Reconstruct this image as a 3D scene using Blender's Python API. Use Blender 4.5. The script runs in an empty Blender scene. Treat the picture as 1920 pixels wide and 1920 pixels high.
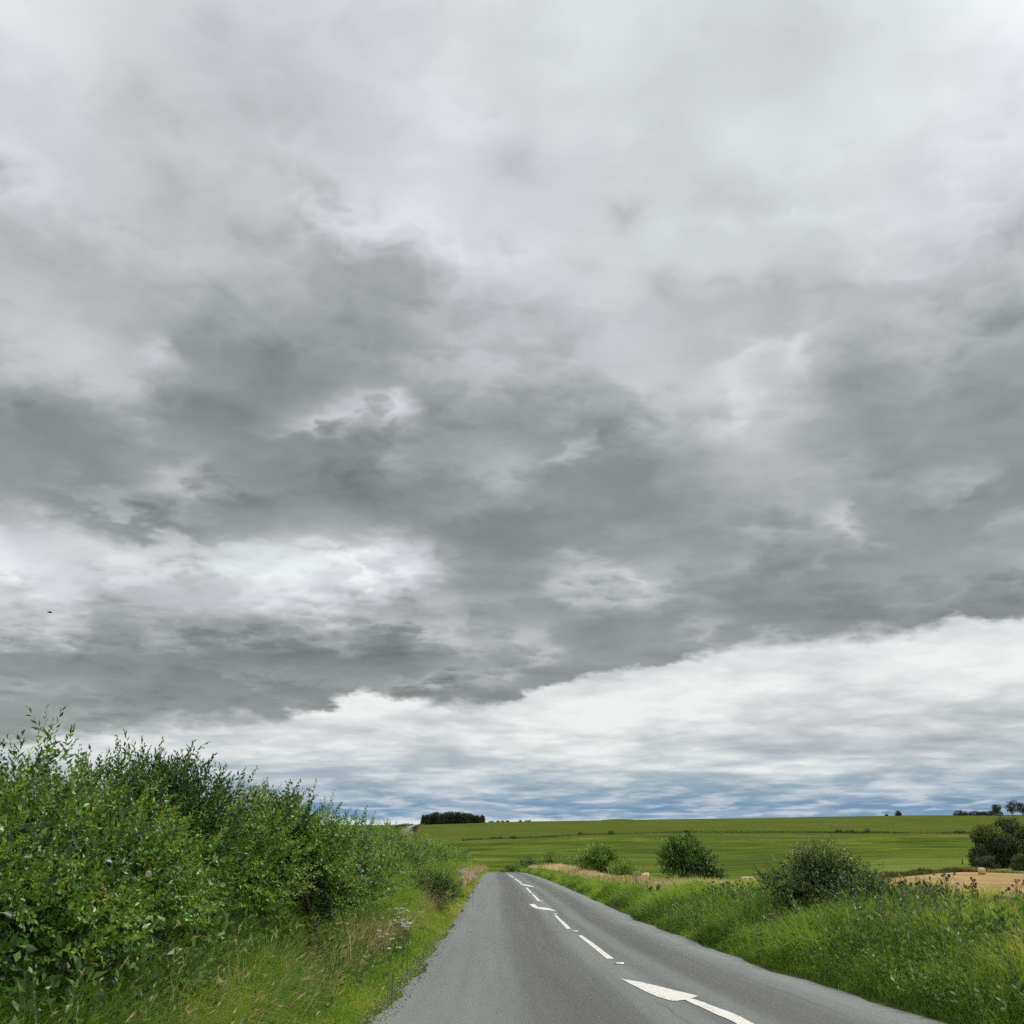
import bpy, math, random
import numpy as np
from mathutils import Vector

R = math.radians
sc = bpy.context.scene
rng = np.random.default_rng(7)
random.seed(7)

# ------------------------------------------------------------------ camera
EYE = 1.6
PITCH = R(18.17)
cam_d = bpy.data.cameras.new('camera')
cam = bpy.data.objects.new('camera', cam_d)
sc.collection.objects.link(cam)
cam.location = (0, 0, EYE)
cam.rotation_euler = (math.pi / 2 + PITCH, 0, 0)
cam_d.sensor_width = 36
cam_d.lens = 36
cam_d.clip_start = 0.1
cam_d.clip_end = 20000
sc.camera = cam

# ------------------------------------------------------------------ light
SUN_AZ, SUN_EL = R(78), R(50)
TO_SUN = Vector((math.sin(SUN_AZ) * math.cos(SUN_EL), math.cos(SUN_AZ) * math.cos(SUN_EL), math.sin(SUN_EL)))
sun_d = bpy.data.lights.new('sun', 'SUN')
sun_d.energy = 1.5
sun_d.angle = R(10)
sun_d.color = (1.0, 0.95, 0.87)
sun = bpy.data.objects.new('sun', sun_d)
sun.rotation_euler = TO_SUN.to_track_quat('Z', 'Y').to_euler()
sc.collection.objects.link(sun)

sc.view_settings.view_transform = 'Standard'
sc.view_settings.look = 'None'
sc.view_settings.gamma = 1
sc.view_settings.use_curve_mapping = False
sc.view_settings.exposure = 1.0
sc.render.engine = 'CYCLES'
sc.cycles.max_bounces = 6
sc.cycles.transparent_max_bounces = 8
sc.cycles.use_denoising = False
sc.cycles.use_adaptive_sampling = True
sc.cycles.adaptive_threshold = 0.015
sc.cycles.adaptive_min_samples = 10


def lin(v):
    v = np.asarray(v, float) / 255.0
    return np.where(v <= 0.04045, v / 12.92, ((v + 0.055) / 1.055) ** 2.4)


# photo sight lines: pixel of the 1920 px photograph -> direction in the world, used to survey where things stand
CP, SP = math.cos(PITCH), math.sin(PITCH)


def ray(x, y):
    s, t = (x - 960) / 1920, -(y - 960) / 1920
    return np.array((s, CP - t * SP, SP + t * CP))


def azel(x, y):
    d = ray(x, y)
    return math.atan2(d[0], d[1]), math.atan2(d[2], math.hypot(d[0], d[1]))


# ------------------------------------------------------------------ node helpers
class NT:
    dims = '3D'

    def __init__(self, tree):
        self.t = tree
        self.n = tree.nodes
        self.l = tree.links

    def put(self, v, sock):
        if isinstance(v, bpy.types.NodeSocket):
            self.l.new(v, sock)
        elif v is not None:
            try:
                sock.default_value = v
            except Exception:
                sock.default_value = tuple(v) + (1.0,)

    def m(self, op, a, b=None, c=None, clamp=False):
        n = self.n.new('ShaderNodeMath')
        n.operation = op
        n.use_clamp = clamp
        for i, v in enumerate((a, b, c)):
            if v is not None:
                self.put(v, n.inputs[i])
        return n.outputs[0]

    def vm(self, op, a, b=None, out=0, scale=None):
        n = self.n.new('ShaderNodeVectorMath')
        n.operation = op
        self.put(a, n.inputs[0])
        if b is not None:
            self.put(b, n.inputs[1])
        if scale is not None:
            self.put(scale, n.inputs['Scale'])
        return n.outputs[out]

    def sep(self, v):
        n = self.n.new('ShaderNodeSeparateXYZ')
        self.put(v, n.inputs[0])
        return n.outputs

    def comb(self, x=0., y=0., z=0.):
        n = self.n.new('ShaderNodeCombineXYZ')
        for i, v in enumerate((x, y, z)):
            self.put(v, n.inputs[i])
        return n.outputs[0]

    def noise(self, v, scale, detail=4, rough=0.5, dist=0.0, col=False):
        n = self.n.new('ShaderNodeTexNoise')
        n.noise_dimensions = self.dims
        if v is not None:
            self.put(v, n.inputs['Vector'])
        n.inputs['Scale'].default_value = scale
        n.inputs['Detail'].default_value = detail
        n.inputs['Roughness'].default_value = rough
        n.inputs['Distortion'].default_value = dist
        return n.outputs[1 if col else 0]

    def puff(self, v, scale, detail=2.0, rough=0.5, smooth=0.6):
        n = self.n.new('ShaderNodeTexVoronoi')
        n.voronoi_dimensions = '2D'
        n.feature = 'SMOOTH_F1'
        n.normalize = True
        self.put(v, n.inputs['Vector'])
        n.inputs['Scale'].default_value = scale
        n.inputs['Detail'].default_value = detail
        n.inputs['Roughness'].default_value = rough
        n.inputs['Lacunarity'].default_value = 2.3
        n.inputs['Smoothness'].default_value = smooth
        return n.outputs['Distance']

    def mr(self, v, a, b, c=0., d=1., smooth=False, clamp=True):
        n = self.n.new('ShaderNodeMapRange')
        n.interpolation_type = 'SMOOTHSTEP' if smooth else 'LINEAR'
        if not smooth:
            n.clamp = clamp
        for i, x in enumerate((v, a, b, c, d)):
            self.put(x, n.inputs[i])
        return n.outputs[0]

    def mix(self, f, a, b, mode='MIX'):
        n = self.n.new('ShaderNodeMix')
        n.data_type = 'RGBA'
        n.blend_type = mode
        self.put(f, n.inputs[0])
        self.put(a, n.inputs[6])
        self.put(b, n.inputs[7])
        return n.outputs[2]

    def ramp(self, f, stops, interp='LINEAR'):
        n = self.n.new('ShaderNodeValToRGB')
        self.put(f, n.inputs[0])
        cr = n.color_ramp
        cr.interpolation = interp
        while len(cr.elements) < len(stops):
            cr.elements.new(0.5)
        for e, (p, c) in zip(cr.elements, stops):
            e.position = p
            e.color = (*c, 1) if len(c) == 3 else c
        return n.outputs[0]

    def curve(self, v, xs, ys):
        """smooth function through (xs, ys), xs in 0..1"""
        lo, hi = float(min(ys)), float(max(ys))
        if hi - lo < 1e-9:
            hi = lo + 1e-9
        n = self.n.new('ShaderNodeFloatCurve')
        self.put(v, n.inputs[1])
        cu = n.mapping.curves[0]
        pts = [(float(x), (float(y) - lo) / (hi - lo)) for x, y in zip(xs, ys)]
        cu.points[0].location = pts[0]
        cu.points[1].location = pts[-1]
        for p in pts[1:-1]:
            cu.points.new(*p)
        n.mapping.update()
        return self.m('MULTIPLY_ADD', n.outputs[0], hi - lo, lo)


# ------------------------------------------------------------------ sky: overcast over a Nishita sky
# brightness of the cloud deck by compass direction and height (surveyed, coarse); everything finer is noise
GX = [0, 120, 240, 360, 480, 600, 720, 840, 960, 1080, 1200, 1320, 1440, 1560, 1680, 1800, 1920]
GRID = {
    -200: [225, 225, 222, 220, 218, 218, 220, 222, 226, 228, 228, 230, 230, 235, 240, 248, 255],
    0: [222, 222, 217, 213, 211, 212, 211, 213, 221, 222, 222, 224, 218, 225, 229, 238, 250],
    100: [219, 223, 211, 206, 204, 206, 204, 206, 214, 217, 215, 216, 211, 221, 225, 230, 238],
    200: [208, 203, 198, 197, 201, 205, 199, 208, 205, 217, 218, 218, 216, 222, 226, 226, 226],
    300: [224, 205, 196, 190, 199, 200, 203, 206, 190, 204, 212, 213, 227, 220, 222, 220, 216],
    400: [186, 198, 196, 186, 194, 198, 207, 208, 212, 203, 213, 204, 210, 212, 212, 206, 202],
    500: [190, 172, 178, 182, 176, 163, 160, 194, 206, 214, 204, 200, 202, 199, 200, 194, 180],
    600: [196, 198, 163, 150, 146, 150, 163, 172, 188, 192, 196, 180, 186, 186, 176, 178, 165],
    700: [174, 190, 196, 148, 136, 138, 150, 160, 174, 164, 200, 198, 208, 168, 158, 158, 150],
    760: [140, 160, 160, 138, 132, 145, 178, 158, 158, 158, 176, 182, 196, 165, 145, 145, 142],
    830: [136, 134, 134, 128, 127, 145, 158, 142, 145, 142, 142, 166, 176, 160, 138, 142, 136],
    900: [142, 138, 144, 164, 138, 130, 128, 142, 164, 140, 134, 164, 172, 158, 152, 150, 132],
    950: [172, 152, 150, 150, 152, 142, 130, 130, 138, 134, 134, 158, 166, 156, 144, 140, 136],
    1000: [208, 206, 172, 152, 172, 172, 142, 130, 131, 131, 132, 142, 152, 176, 142, 138, 172],
    1050: [216, 204, 224, 224, 228, 230, 240, 132, 132, 160, 176, 158, 138, 146, 150, 150, 150],
    1100: [192, 216, 192, 186, 218, 222, 200, 144, 150, 178, 172, 146, 136, 138, 142, 138, 134],
    1150: [216, 200, 172, 196, 192, 186, 166, 172, 152, 142, 140, 138, 136, 138, 136, 133, 130],
    1200: [142, 160, 140, 138, 146, 136, 133, 144, 168, 146, 140, 152, 138, 134, 132, 130, 130],
    1250: [130, 128, 126, 126, 123, 128, 134, 146, 144, 138, 142, 140, 138, 136, 134, 130, 130],
    1300: [152, 146, 142, 134, 138, 142, 140, 136, 140, 138, 138, 138, 136, 134, 132, 130, 130],
    1360: [146, 136, 136, 136, 136, 138, 138, 136, 138, 136, 136, 136, 136, 134, 132, 130, 130],
    1500: [140] * 17,
    1700: [140] * 17,
}
STROKES = [
    (275, 655, 20, 32, -20, 30), (590, 788, 50, 14, -12, 34), (680, 765, 80, 18, -3, 26), (748, 780, 24, 30, 20, 32), (795, 805, 40, 18, 35, 20),
    (340, 912, 40, 22, -25, 34), (200, 935, 60, 10, 5, 18), (650, 1045, 55, 14, 10, 18), (684, 1080, 12, 30, 0, 22), (1060, 852, 40, 14, -22, 32),
    (960, 860, 40, 30, 0, 14), (1180, 725, 30, 22, 0, 14), (1375, 705, 40, 60, 10, 16), (1492, 660, 18, 50, 10, 26), (1440, 640, 60, 12, -15, 16),
    (1590, 990, 34, 12, 30, 30), (1800, 898, 60, 20, -20, 22), (1905, 975, 40, 16, -15, 20), (1110, 1072, 60, 16, 0, 22), (1190, 1068, 40, 12, 20, 20), (1480, 1078, 40, 9, -20, 14),
    (1300, 1182, 60, 14, -12, 22), (770, 1172, 80, 10, 5, 22), (1000, 1215, 26, 24, 0, 20), (800, 1272, 80, 8, -8, 24), (60, 1292, 80, 9, 5, 16),
    (540, 1272, 130, 9, 5, 14), (100, 1120, 50, 26, 20, 18), (20, 1040, 60, 16, 10, 14), (1360, 270, 60, 40, 0, 10), (1690, 530, 40, 14, 10, 16),
    (185, 1135, 50, 30, 40, -22), (310, 1105, 90, 14, 0, -14), (30, 1085, 50, 14, 0, -20), (415, 937, 50, 22, 0, -26), (360, 1082, 60, 16, 0, -30), (1145, 365, 30, 28, 0, -22), (960, 290, 36, 40, 0, -12), (690, 482, 70, 26, 15, -14),
    (335, 365, 45, 35, 0, -10), (1250, 552, 28, 28, 30, -18), (820, 1300, 80, 10, 0, -20), (650, 1240, 160, 14, 0, -10), (300, 988, 150, 14, 8, -20),
    (640, 830, 70, 24, 15, -14), (300, 640, 30, 40, 20, -10), (1530, 570, 120, 20, 0, -12), (1430, 1040, 50, 30, 20, -10), (500, 640, 120, 40, -10, -8), (1560, 740, 40, 60, 0, -10)]
EDGE = [(-150, 1395), (0, 1390), (120, 1378), (300, 1362), (480, 1345), (600, 1318), (700, 1304), (820, 1316), (950, 1302), (1080, 1272),
        (1200, 1248), (1320, 1228), (1440, 1200), (1560, 1190), (1680, 1176), (1760, 1160), (1860, 1160), (1960, 1166), (2100, 1170)]


def build_world():
    w = bpy.data.worlds.new('World')
    sc.world = w
    w.use_nodes = True
    T = NT(w.node_tree)
    T.dims = '2D'
    for n in list(T.n):
        T.n.remove(n)
    tc = T.n.new('ShaderNodeTexCoord')
    D = tc.outputs['Generated']
    x, y, z = T.sep(D)
    az = T.m('ARCTAN2', x, y)
    el = T.m('ARCSINE', z)
    zc = T.m('MAXIMUM', z, 0.0)
    # cloud-plane coordinates: detail shrinks towards the horizon as it does under a real deck
    inv = T.m('DIVIDE', 1.0, T.m('ADD', zc, 0.16))
    q = T.comb(T.m('MULTIPLY', x, inv), T.m('MULTIPLY', y, inv), 0.0)
    inv2 = T.m('DIVIDE', 1.0, T.m('ADD', zc, 0.085))
    q2 = T.comb(T.m('MULTIPLY', x, inv2), T.m('MULTIPLY', y, inv2), 3.0)

    # warp: billowing lumps plus loose wisps push the survey about, so its edges come out as cloud edges
    wn = T.vm('SUBTRACT', T.noise(q, 3.0, 4, 0.5, 0.2, col=True), (0.5, 0.5, 0.5))
    wx, wy, wz = T.sep(wn)
    wn2 = T.vm('SUBTRACT', T.noise(q, 11.0, 5, 0.55, 0.2, col=True), (0.5, 0.5, 0.5))
    vx, vy, vz = T.sep(wn2)
    qd = T.vm('ADD', q, T.vm('SCALE', wn2, scale=0.10))
    pf = T.puff(qd, 6.0, 2.4, 0.48, 0.55)                 # 0 in the heart of a lump, larger at its rim
    pf2 = T.puff(T.vm('ADD', q, T.vm('SCALE', wn2, scale=0.05)), 15.0, 1.5, 0.5, 0.5)
    sc_v = T.m('MULTIPLY_ADD', zc, 0.9, 0.12)
    azw = T.m('ADD', az, T.m('MULTIPLY_ADD', wx, 0.09, T.m('MULTIPLY', vx, 0.045)))
    lump = T.m('SUBTRACT', T.m('MULTIPLY_ADD', pf, 1.05, T.m('MULTIPLY', pf2, 0.28)), 0.40)
    elw = T.m('ADD', el, T.m('MULTIPLY', sc_v, T.m('MULTIPLY_ADD', wy, 0.12, T.m('MULTIPLY_ADD', vy, 0.05, T.m('MULTIPLY', lump, 0.16)))))

    # resample the survey on a regular azimuth / elevation grid, then factor it into a few curve products
    rows = sorted(GRID)
    A0, A1, E0, E1 = R(-34), R(34), R(0), R(52)
    NA, NE = 29, 30
    aa = np.linspace(A0, A1, NA)
    ee = np.linspace(E0, E1, NE)
    G = np.array([GRID[r] for r in rows], float)
    M = np.zeros((NE, NA))
    for i, e in enumerate(ee):
        for j, a in enumerate(aa):
            d = np.array((math.sin(a) * math.cos(e), math.cos(a) * math.cos(e), math.sin(e)))
            f = d[1] * CP + d[2] * SP
            px = 960 + 1920 * d[0] / f
            py = 960 - 1920 * (-d[1] * SP + d[2] * CP) / f
            col = [np.interp(px, GX, G[k]) for k in range(len(rows))]
            M[i, j] = np.interp(py, rows, col)
    Lm = M / 255.0
    mean = Lm.mean()
    U, S, V = np.linalg.svd(Lm - mean, full_matrices=False)
    ua = T.mr(azw, A0, A1)
    ue = T.mr(elw, E0, E1)
    xs_a = np.linspace(0, 1, NA)
    xs_e = np.linspace(0, 1, NE)
    L = None
    for k in range(9):
        s = math.sqrt(S[k])
        fa = T.curve(ua, xs_a, V[k] * s)
        fe = T.curve(ue, xs_e, U[:, k] * s)
        L = T.m('MULTIPLY_ADD', fa, fe, L if L is not None else float(mean))
    # finer relief of the deck
    for (px, py, rx, ry, an, amp_) in STROKES:
        a0, e0 = azel(px, py)
        d0 = ray(px, py)
        k = math.hypot(d0[0], d0[1], d0[2]) / (CP * d0[1] + SP * d0[2]) if False else 1.0
        su = 1920.0 / (np.linalg.norm(d0)) * 1.0
        ca, sa = math.cos(R(an)), math.sin(R(an))
        du = T.m('MULTIPLY', T.m('SUBTRACT', azw, a0), su * math.cos(e0))
        dv = T.m('MULTIPLY', T.m('SUBTRACT', elw, e0), -su * np.linalg.norm(d0) ** 0)
        p1 = T.m('MULTIPLY_ADD', du, ca / rx, T.m('MULTIPLY', dv, sa / rx))
        p2 = T.m('MULTIPLY_ADD', du, -sa / ry, T.m('MULTIPLY', dv, ca / ry))
        r2 = T.m('MULTIPLY_ADD', p1, p1, T.m('MULTIPLY', p2, p2))
        g = T.m('POWER', 2.718, T.m('MULTIPLY', r2, -0.7))
        L = T.m('MULTIPLY_ADD', g, amp_ / 255.0, L)
    n1 = T.m('SUBTRACT', T.noise(q, 4.5, 6, 0.5, 0.25), 0.5)
    n0 = T.m('MULTIPLY', T.m('SUBTRACT', T.noise(q, 2.6, 3, 0.5, 0.3), 0.5), T.mr(el, R(22), R(38), 0.0, 0.15, True))
    L = T.m('ADD', L, n0)
    fade = T.mr(el, R(24), R(44), 1.0, 0.62, True)
    calm = T.mr(T.noise(q, 1.7, 2), 0.36, 0.62, 0.4, 1.2, True)      # some parts of the deck are smooth, some lumpy
    relief = T.m('MULTIPLY', T.m('MULTIPLY', calm, fade), T.m('MULTIPLY', lump, 0.23))
    L = T.m('ADD', L, T.m('MULTIPLY_ADD', n1, 0.11, relief))
    Sc = T.m('MULTIPLY_ADD', T.mr(L, 0.49, 0.86, 0, 1, True), 0.37, 0.49)
    mid_ = T.m('MULTIPLY', T.mr(L, 0.44, 0.50, 0, 1), T.mr(L, 0.74, 0.84, 1, 0))
    L = T.m('ADD', L, T.m('MULTIPLY', T.m('MULTIPLY', mid_, 0.22), T.m('SUBTRACT', Sc, L)))
    # far from the surveyed part: plain broken overcast
    gen = T.m('MULTIPLY_ADD', n1, 0.7, 0.74)
    inside = T.m('MULTIPLY', T.mr(T.m('ABSOLUTE', az), R(28), R(40), 1, 0, True), T.mr(el, R(46), R(56), 1, 0, True))
    L = T.m('ADD', T.m('MULTIPLY', L, inside), T.m('MULTIPLY', gen, T.m('SUBTRACT', 1.0, inside)))
    L = T.m('MINIMUM', T.m('MAXIMUM', T.m('MULTIPLY_ADD', L, 0.96, 0.045), 0.40), 0.965)
    dark_col = T.ramp(L, [(0.0, (0, 0, 0)), (0.36, tuple(lin((92, 95, 95)))), (0.50, tuple(lin((127, 131, 131)))), (0.62, tuple(lin((157, 161, 161)))),
                          (0.76, tuple(lin((193, 195, 198)))), (0.86, tuple(lin((217, 220, 223)))), (0.93, tuple(lin((236, 240, 242)))), (1.0, tuple(lin((255, 255, 255))))])
    hue = T.m('MULTIPLY', T.mr(T.noise(q, 2.0, 3), 0.35, 0.65), T.mr(L, 0.55, 0.75))
    dark_col = T.mix(hue, T.mix(0.6, dark_col, (0.97, 1.0, 0.98), 'MULTIPLY'), T.mix(0.6, dark_col, (1.0, 0.98, 1.015), 'MULTIPLY'))

    # brighter high layer seen under the edge of the deck, streaked, fading to blue grey at the horizon
    st1 = T.m('SUBTRACT', T.noise(q2, 1.2, 5, 0.5, 0.3), 0.5)
    st2 = T.m('SUBTRACT', T.noise(q2, 3.0, 4, 0.5, 0.3), 0.5)
    inv3 = T.m('DIVIDE', 1.0, T.m('ADD', zc, 0.11))
    q4 = T.comb(T.m('MULTIPLY', x, inv3), T.m('MULTIPLY', y, inv3), 5.0)
    pl_ = T.m('SUBTRACT', 0.45, T.puff(T.vm('ADD', q4, T.vm('SCALE', wn2, scale=0.12)), 3.2, 2.2, 0.5, 0.5))
    elj = T.m('ADD', el, T.m('MULTIPLY_ADD', st1, 0.014, T.m('MULTIPLY', st2, 0.004)))
    r = lambda px, py: azel(px, py)[1] / R(14)
    ev = T.mr(elj, 0.0, R(14))
    low_col = T.ramp(ev, [(0.0, tuple(lin((170, 185, 198)))), (r(960, 1556), tuple(lin((170, 185, 198)))), (r(960, 1536), tuple(lin((114, 150, 184)))), (r(960, 1512), tuple(lin((116, 149, 179)))),
                          (r(960, 1488), tuple(lin((136, 162, 182)))), (r(960, 1460), tuple(lin((164, 180, 189)))), (r(960, 1425), tuple(lin((193, 200, 205)))),
                          (r(960, 1380), tuple(lin((203, 207, 209)))), (r(960, 1310), tuple(lin((213, 216, 217)))), (1.0, tuple(lin((226, 228, 228))))])
    lowness = T.mr(el, R(1.2), R(6), 1.0, 0.0, True)
    tex = T.m('MULTIPLY_ADD', st1, 0.85, T.m('MULTIPLY_ADD', st2, 0.22, T.m('MULTIPLY', pl_, 0.75)))
    rightdim = T.m('MULTIPLY', T.mr(az, R(8), R(27), 0, 1, True), T.m('MULTIPLY', T.mr(el, R(3.0), R(5.0), 0, 1, True), T.mr(el, R(6.0), R(8.2), 1, 0, True)))
    tex = T.m('SUBTRACT', tex, T.m('MULTIPLY', rightdim, 0.22))
    low_col = T.mix(T.m('MINIMUM', T.m('MAXIMUM', T.m('MULTIPLY', tex, T.m('MULTIPLY_ADD', lowness, -1.8, 2.6)), 0.0), 0.72), low_col, tuple(lin((249, 250, 248))))
    low_col = T.mix(T.m('MINIMUM', T.m('MAXIMUM', T.m('MULTIPLY', tex, T.m('MULTIPLY_ADD', lowness, 1.0, -2.6)), 0.0), 0.8), low_col, T.mix(lowness, tuple(lin((158, 164, 168))), tuple(lin((94, 132, 168)))))
    # small bright cumulus low down
    hb = T.m('MULTIPLY', T.mr(T.noise(q2, 3.0, 5, 0.55, 0.2), 0.50, 0.68, 0, 1, True), T.m('MULTIPLY', T.mr(el, R(1.0), R(1.5), 0.4, 1, True), T.mr(el, R(2.2), R(3.6), 1, 0, True)))
    low_col = T.mix(T.m('MULTIPLY', hb, 0.4), low_col, tuple(lin((226, 231, 234))))
    hz = T.m('ADD', el, T.m('MULTIPLY', T.m('SUBTRACT', T.noise(T.comb(T.m('MULTIPLY', az, 1.0), T.m('MULTIPLY', el, 3.0), 0.0), 26, 6, 0.6), 0.5), 0.013))
    hb2 = T.m('MULTIPLY', T.mr(hz, R(1.30), R(1.62), 1, 0, True), T.mr(az, R(3), R(10), 1, 0.12, True))
    low_col = T.mix(T.m('MULTIPLY', hb2, 0.85), low_col, tuple(lin((228, 232, 233))))

    # ragged lower edge of the dark deck
    ea = [azel(px, py) for px, py in EDGE]
    edge = T.curve(T.mr(az, ea[0][0], ea[-1][0]), [(a - ea[0][0]) / (ea[-1][0] - ea[0][0]) for a, e in ea], [e for a, e in ea])
    q3 = T.comb(T.m('MULTIPLY', az, 1.0), T.m('MULTIPLY', el, 2.2), 1.7)
    rag = T.m('SUBTRACT', T.noise(q3, 8, 6, 0.55, 0.4), 0.5)
    rag2 = T.m('SUBTRACT', T.noise(q3, 34, 5, 0.6, 0.3), 0.5)
    pe = T.m('SUBTRACT', T.puff(T.vm('ADD', q3, T.vm('SCALE', wn2, scale=0.02)), 22.0, 2.2, 0.5, 0.5), 0.45)
    dd = T.m('ADD', T.m('SUBTRACT', el, edge), T.m('MULTIPLY_ADD', rag, 0.034, T.m('MULTIPLY_ADD', rag2, 0.010, T.m('MULTIPLY', pe, -0.030))))
    soft = T.mr(T.noise(q3, 5.0, 2), 0.35, 0.65, R(0.45), R(1.3), True)
    up = T.mr(T.m('DIVIDE', dd, soft), -0.45, 0.75, 0, 1, True)
    col = T.mix(up, low_col, dark_col)

    # out-of-view sky brightened to light the ground, most around the veiled sun
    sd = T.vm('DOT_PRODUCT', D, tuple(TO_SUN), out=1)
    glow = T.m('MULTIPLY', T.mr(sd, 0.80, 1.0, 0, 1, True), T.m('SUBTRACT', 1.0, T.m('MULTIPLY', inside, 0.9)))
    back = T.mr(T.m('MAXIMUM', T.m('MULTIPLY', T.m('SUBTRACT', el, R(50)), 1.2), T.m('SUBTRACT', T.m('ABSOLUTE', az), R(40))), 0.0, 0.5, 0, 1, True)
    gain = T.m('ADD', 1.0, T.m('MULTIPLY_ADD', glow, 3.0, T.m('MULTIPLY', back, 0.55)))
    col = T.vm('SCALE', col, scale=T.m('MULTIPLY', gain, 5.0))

    sky = T.n.new('ShaderNodeTexSky')
    sky.sky_type = 'NISHITA'
    sky.sun_disc = False
    sky.sun_elevation = SUN_EL
    sky.sun_rotation = SUN_AZ
    col = T.mix(0.98, sky.outputs[0], col)
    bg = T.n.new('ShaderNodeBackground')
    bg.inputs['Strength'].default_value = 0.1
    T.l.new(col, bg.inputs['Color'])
    out = T.n.new('ShaderNodeOutputWorld')
    T.l.new(bg.outputs[0], out.inputs['Surface'])
    w.cycles.sampling_method = 'MANUAL'
    w.cycles.sample_map_resolution = 512


build_world()


# ================================================================== helpers for meshes and objects
def link(o, parent=None):
    sc.collection.objects.link(o)
    if parent is not None:
        o.parent = parent
    return o


def tag(o, label=None, cat=None, group=None, kind=None):
    if label:
        o['label'] = label
    if cat:
        o['category'] = cat
    if group:
        o['group'] = group
    if kind:
        o['kind'] = kind
    return o


def empty(name, loc, rz=0.0):
    o = bpy.data.objects.new(name, None)
    o.empty_display_size = 0.2
    o.location = loc
    o.rotation_euler = (0, 0, rz)
    return link(o)


def mesh_np(name, V, F, mat=None, parent=None, tint=None, smooth=False, uv=None, extra=None):
    """one mesh object from numpy arrays; F is (n,3) or (n,4)"""
    V = np.asarray(V, np.float32)
    F = np.asarray(F, np.int32)
    me = bpy.data.meshes.new(name)
    k = F.shape[1]
    me.vertices.add(len(V))
    me.vertices.foreach_set('co', V.ravel())
    me.loops.add(F.size)
    me.loops.foreach_set('vertex_index', F.ravel())
    me.polygons.add(len(F))
    me.polygons.foreach_set('loop_start', np.arange(len(F), dtype=np.int32) * k)
    if smooth:
        me.polygons.foreach_set('use_smooth', np.ones(len(F), bool))
    me.update(calc_edges=True)
    if tint is not None:
        a = me.attributes.new('tint', 'FLOAT', 'POINT')
        a.data.foreach_set('value', np.asarray(tint, np.float32))
    for nm, arr in (extra or {}).items():
        a = me.attributes.new(nm, 'FLOAT', 'POINT')
        a.data.foreach_set('value', np.asarray(arr, np.float32))
    if uv is not None:
        l = me.uv_layers.new(name='map')
        l.data.foreach_set('uv', np.asarray(uv, np.float32)[F.ravel()].ravel())
    if mat:
        me.materials.append(mat)
    o = bpy.data.objects.new(name, me)
    return link(o, parent)


def grid_faces(nr, nc):
    i = np.arange(nr - 1)[:, None] * nc + np.arange(nc - 1)[None]
    return np.stack([i, i + 1, i + nc + 1, i + nc], -1).reshape(-1, 4)


def join(parts):
    """[(V, F, tint)] -> one triple"""
    Vs, Fs, Ts, n = [], [], [], 0
    for V, F, t in parts:
        Vs.append(V)
        Fs.append(F + n)
        Ts.append(t)
        n += len(V)
    return np.concatenate(Vs), np.concatenate(Fs), np.concatenate(Ts)


def tube(pts, rad, sides=7, tint=0.5):
    pts = np.asarray(pts, float)
    rad = np.broadcast_to(np.asarray(rad, float), (len(pts),))
    d = np.gradient(pts, axis=0)
    d /= np.linalg.norm(d, axis=1)[:, None] + 1e-9
    ref = np.where(np.abs(d[:, 2:3]) > 0.9, np.array([[1., 0, 0]]), np.array([[0., 0, 1]]))
    u = np.cross(d, ref)
    u /= np.linalg.norm(u, axis=1)[:, None] + 1e-9
    v = np.cross(d, u)
    a = np.linspace(0, 2 * np.pi, sides, endpoint=False)
    V = pts[:, None] + rad[:, None, None] * (np.cos(a)[None, :, None] * u[:, None] + np.sin(a)[None, :, None] * v[:, None])
    n = len(pts)
    F = []
    for i in range(n - 1):
        for j in range(sides):
            k = (j + 1) % sides
            F += [(i * sides + j, i * sides + k, (i + 1) * sides + k), (i * sides + j, (i + 1) * sides + k, (i + 1) * sides + j)]
    V = np.concatenate([V.reshape(-1, 3), pts[-1:]])
    for j in range(sides):
        F.append(((n - 1) * sides + j, (n - 1) * sides + (j + 1) % sides, len(V) - 1))
    return V, np.array(F), np.full(len(V), tint)


def sstep(v, a, b):
    t = np.clip((np.asarray(v, float) - a) / (b - a), 0, 1)
    return t * t * (3 - 2 * t)


_ph = np.random.default_rng(3).uniform(0, 6.28, (12, 2))
_dr = np.random.default_rng(4).uniform(0, 6.28, 12)


def pn(x, y, s):
    """smooth patchy field, roughly -1..1, feature size s"""
    r = 0
    for i in range(6):
        f = (0.7 + 0.28 * i) / s * 2.2
        r = r + np.sin((x * math.cos(_dr[i]) + y * math.sin(_dr[i])) * f + _ph[i, 0] + 1.3 * np.sin((y * math.cos(_dr[i + 6]) - x * math.sin(_dr[i + 6])) * f * 0.6 + _ph[i, 1]))
    return r / 3.0


def pchip(xs, ys):
    xs, ys = np.asarray(xs, float), np.asarray(ys, float)
    h = np.diff(xs)
    d = np.diff(ys) / h
    m = np.zeros_like(ys)
    for i in range(1, len(xs) - 1):
        if d[i - 1] * d[i] > 0:
            w1, w2 = 2 * h[i] + h[i - 1], h[i] + 2 * h[i - 1]
            m[i] = (w1 + w2) / (w1 / d[i - 1] + w2 / d[i])
    m[0], m[-1] = d[0], d[-1]

    def f(x):
        x = np.clip(np.asarray(x, float), xs[0], xs[-1])
        i = np.clip(np.searchsorted(xs, x) - 1, 0, len(xs) - 2)
        t = (x - xs[i]) / h[i]
        return (ys[i] * (1 + 2 * t) * (1 - t) ** 2 + m[i] * h[i] * t * (1 - t) ** 2 + ys[i + 1] * t * t * (3 - 2 * t) + m[i + 1] * h[i] * t * t * (t - 1))
    return f


# ================================================================== lie of the land
def trow(y):
    d = ray(960, y)
    return d[2] / d[1]


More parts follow.
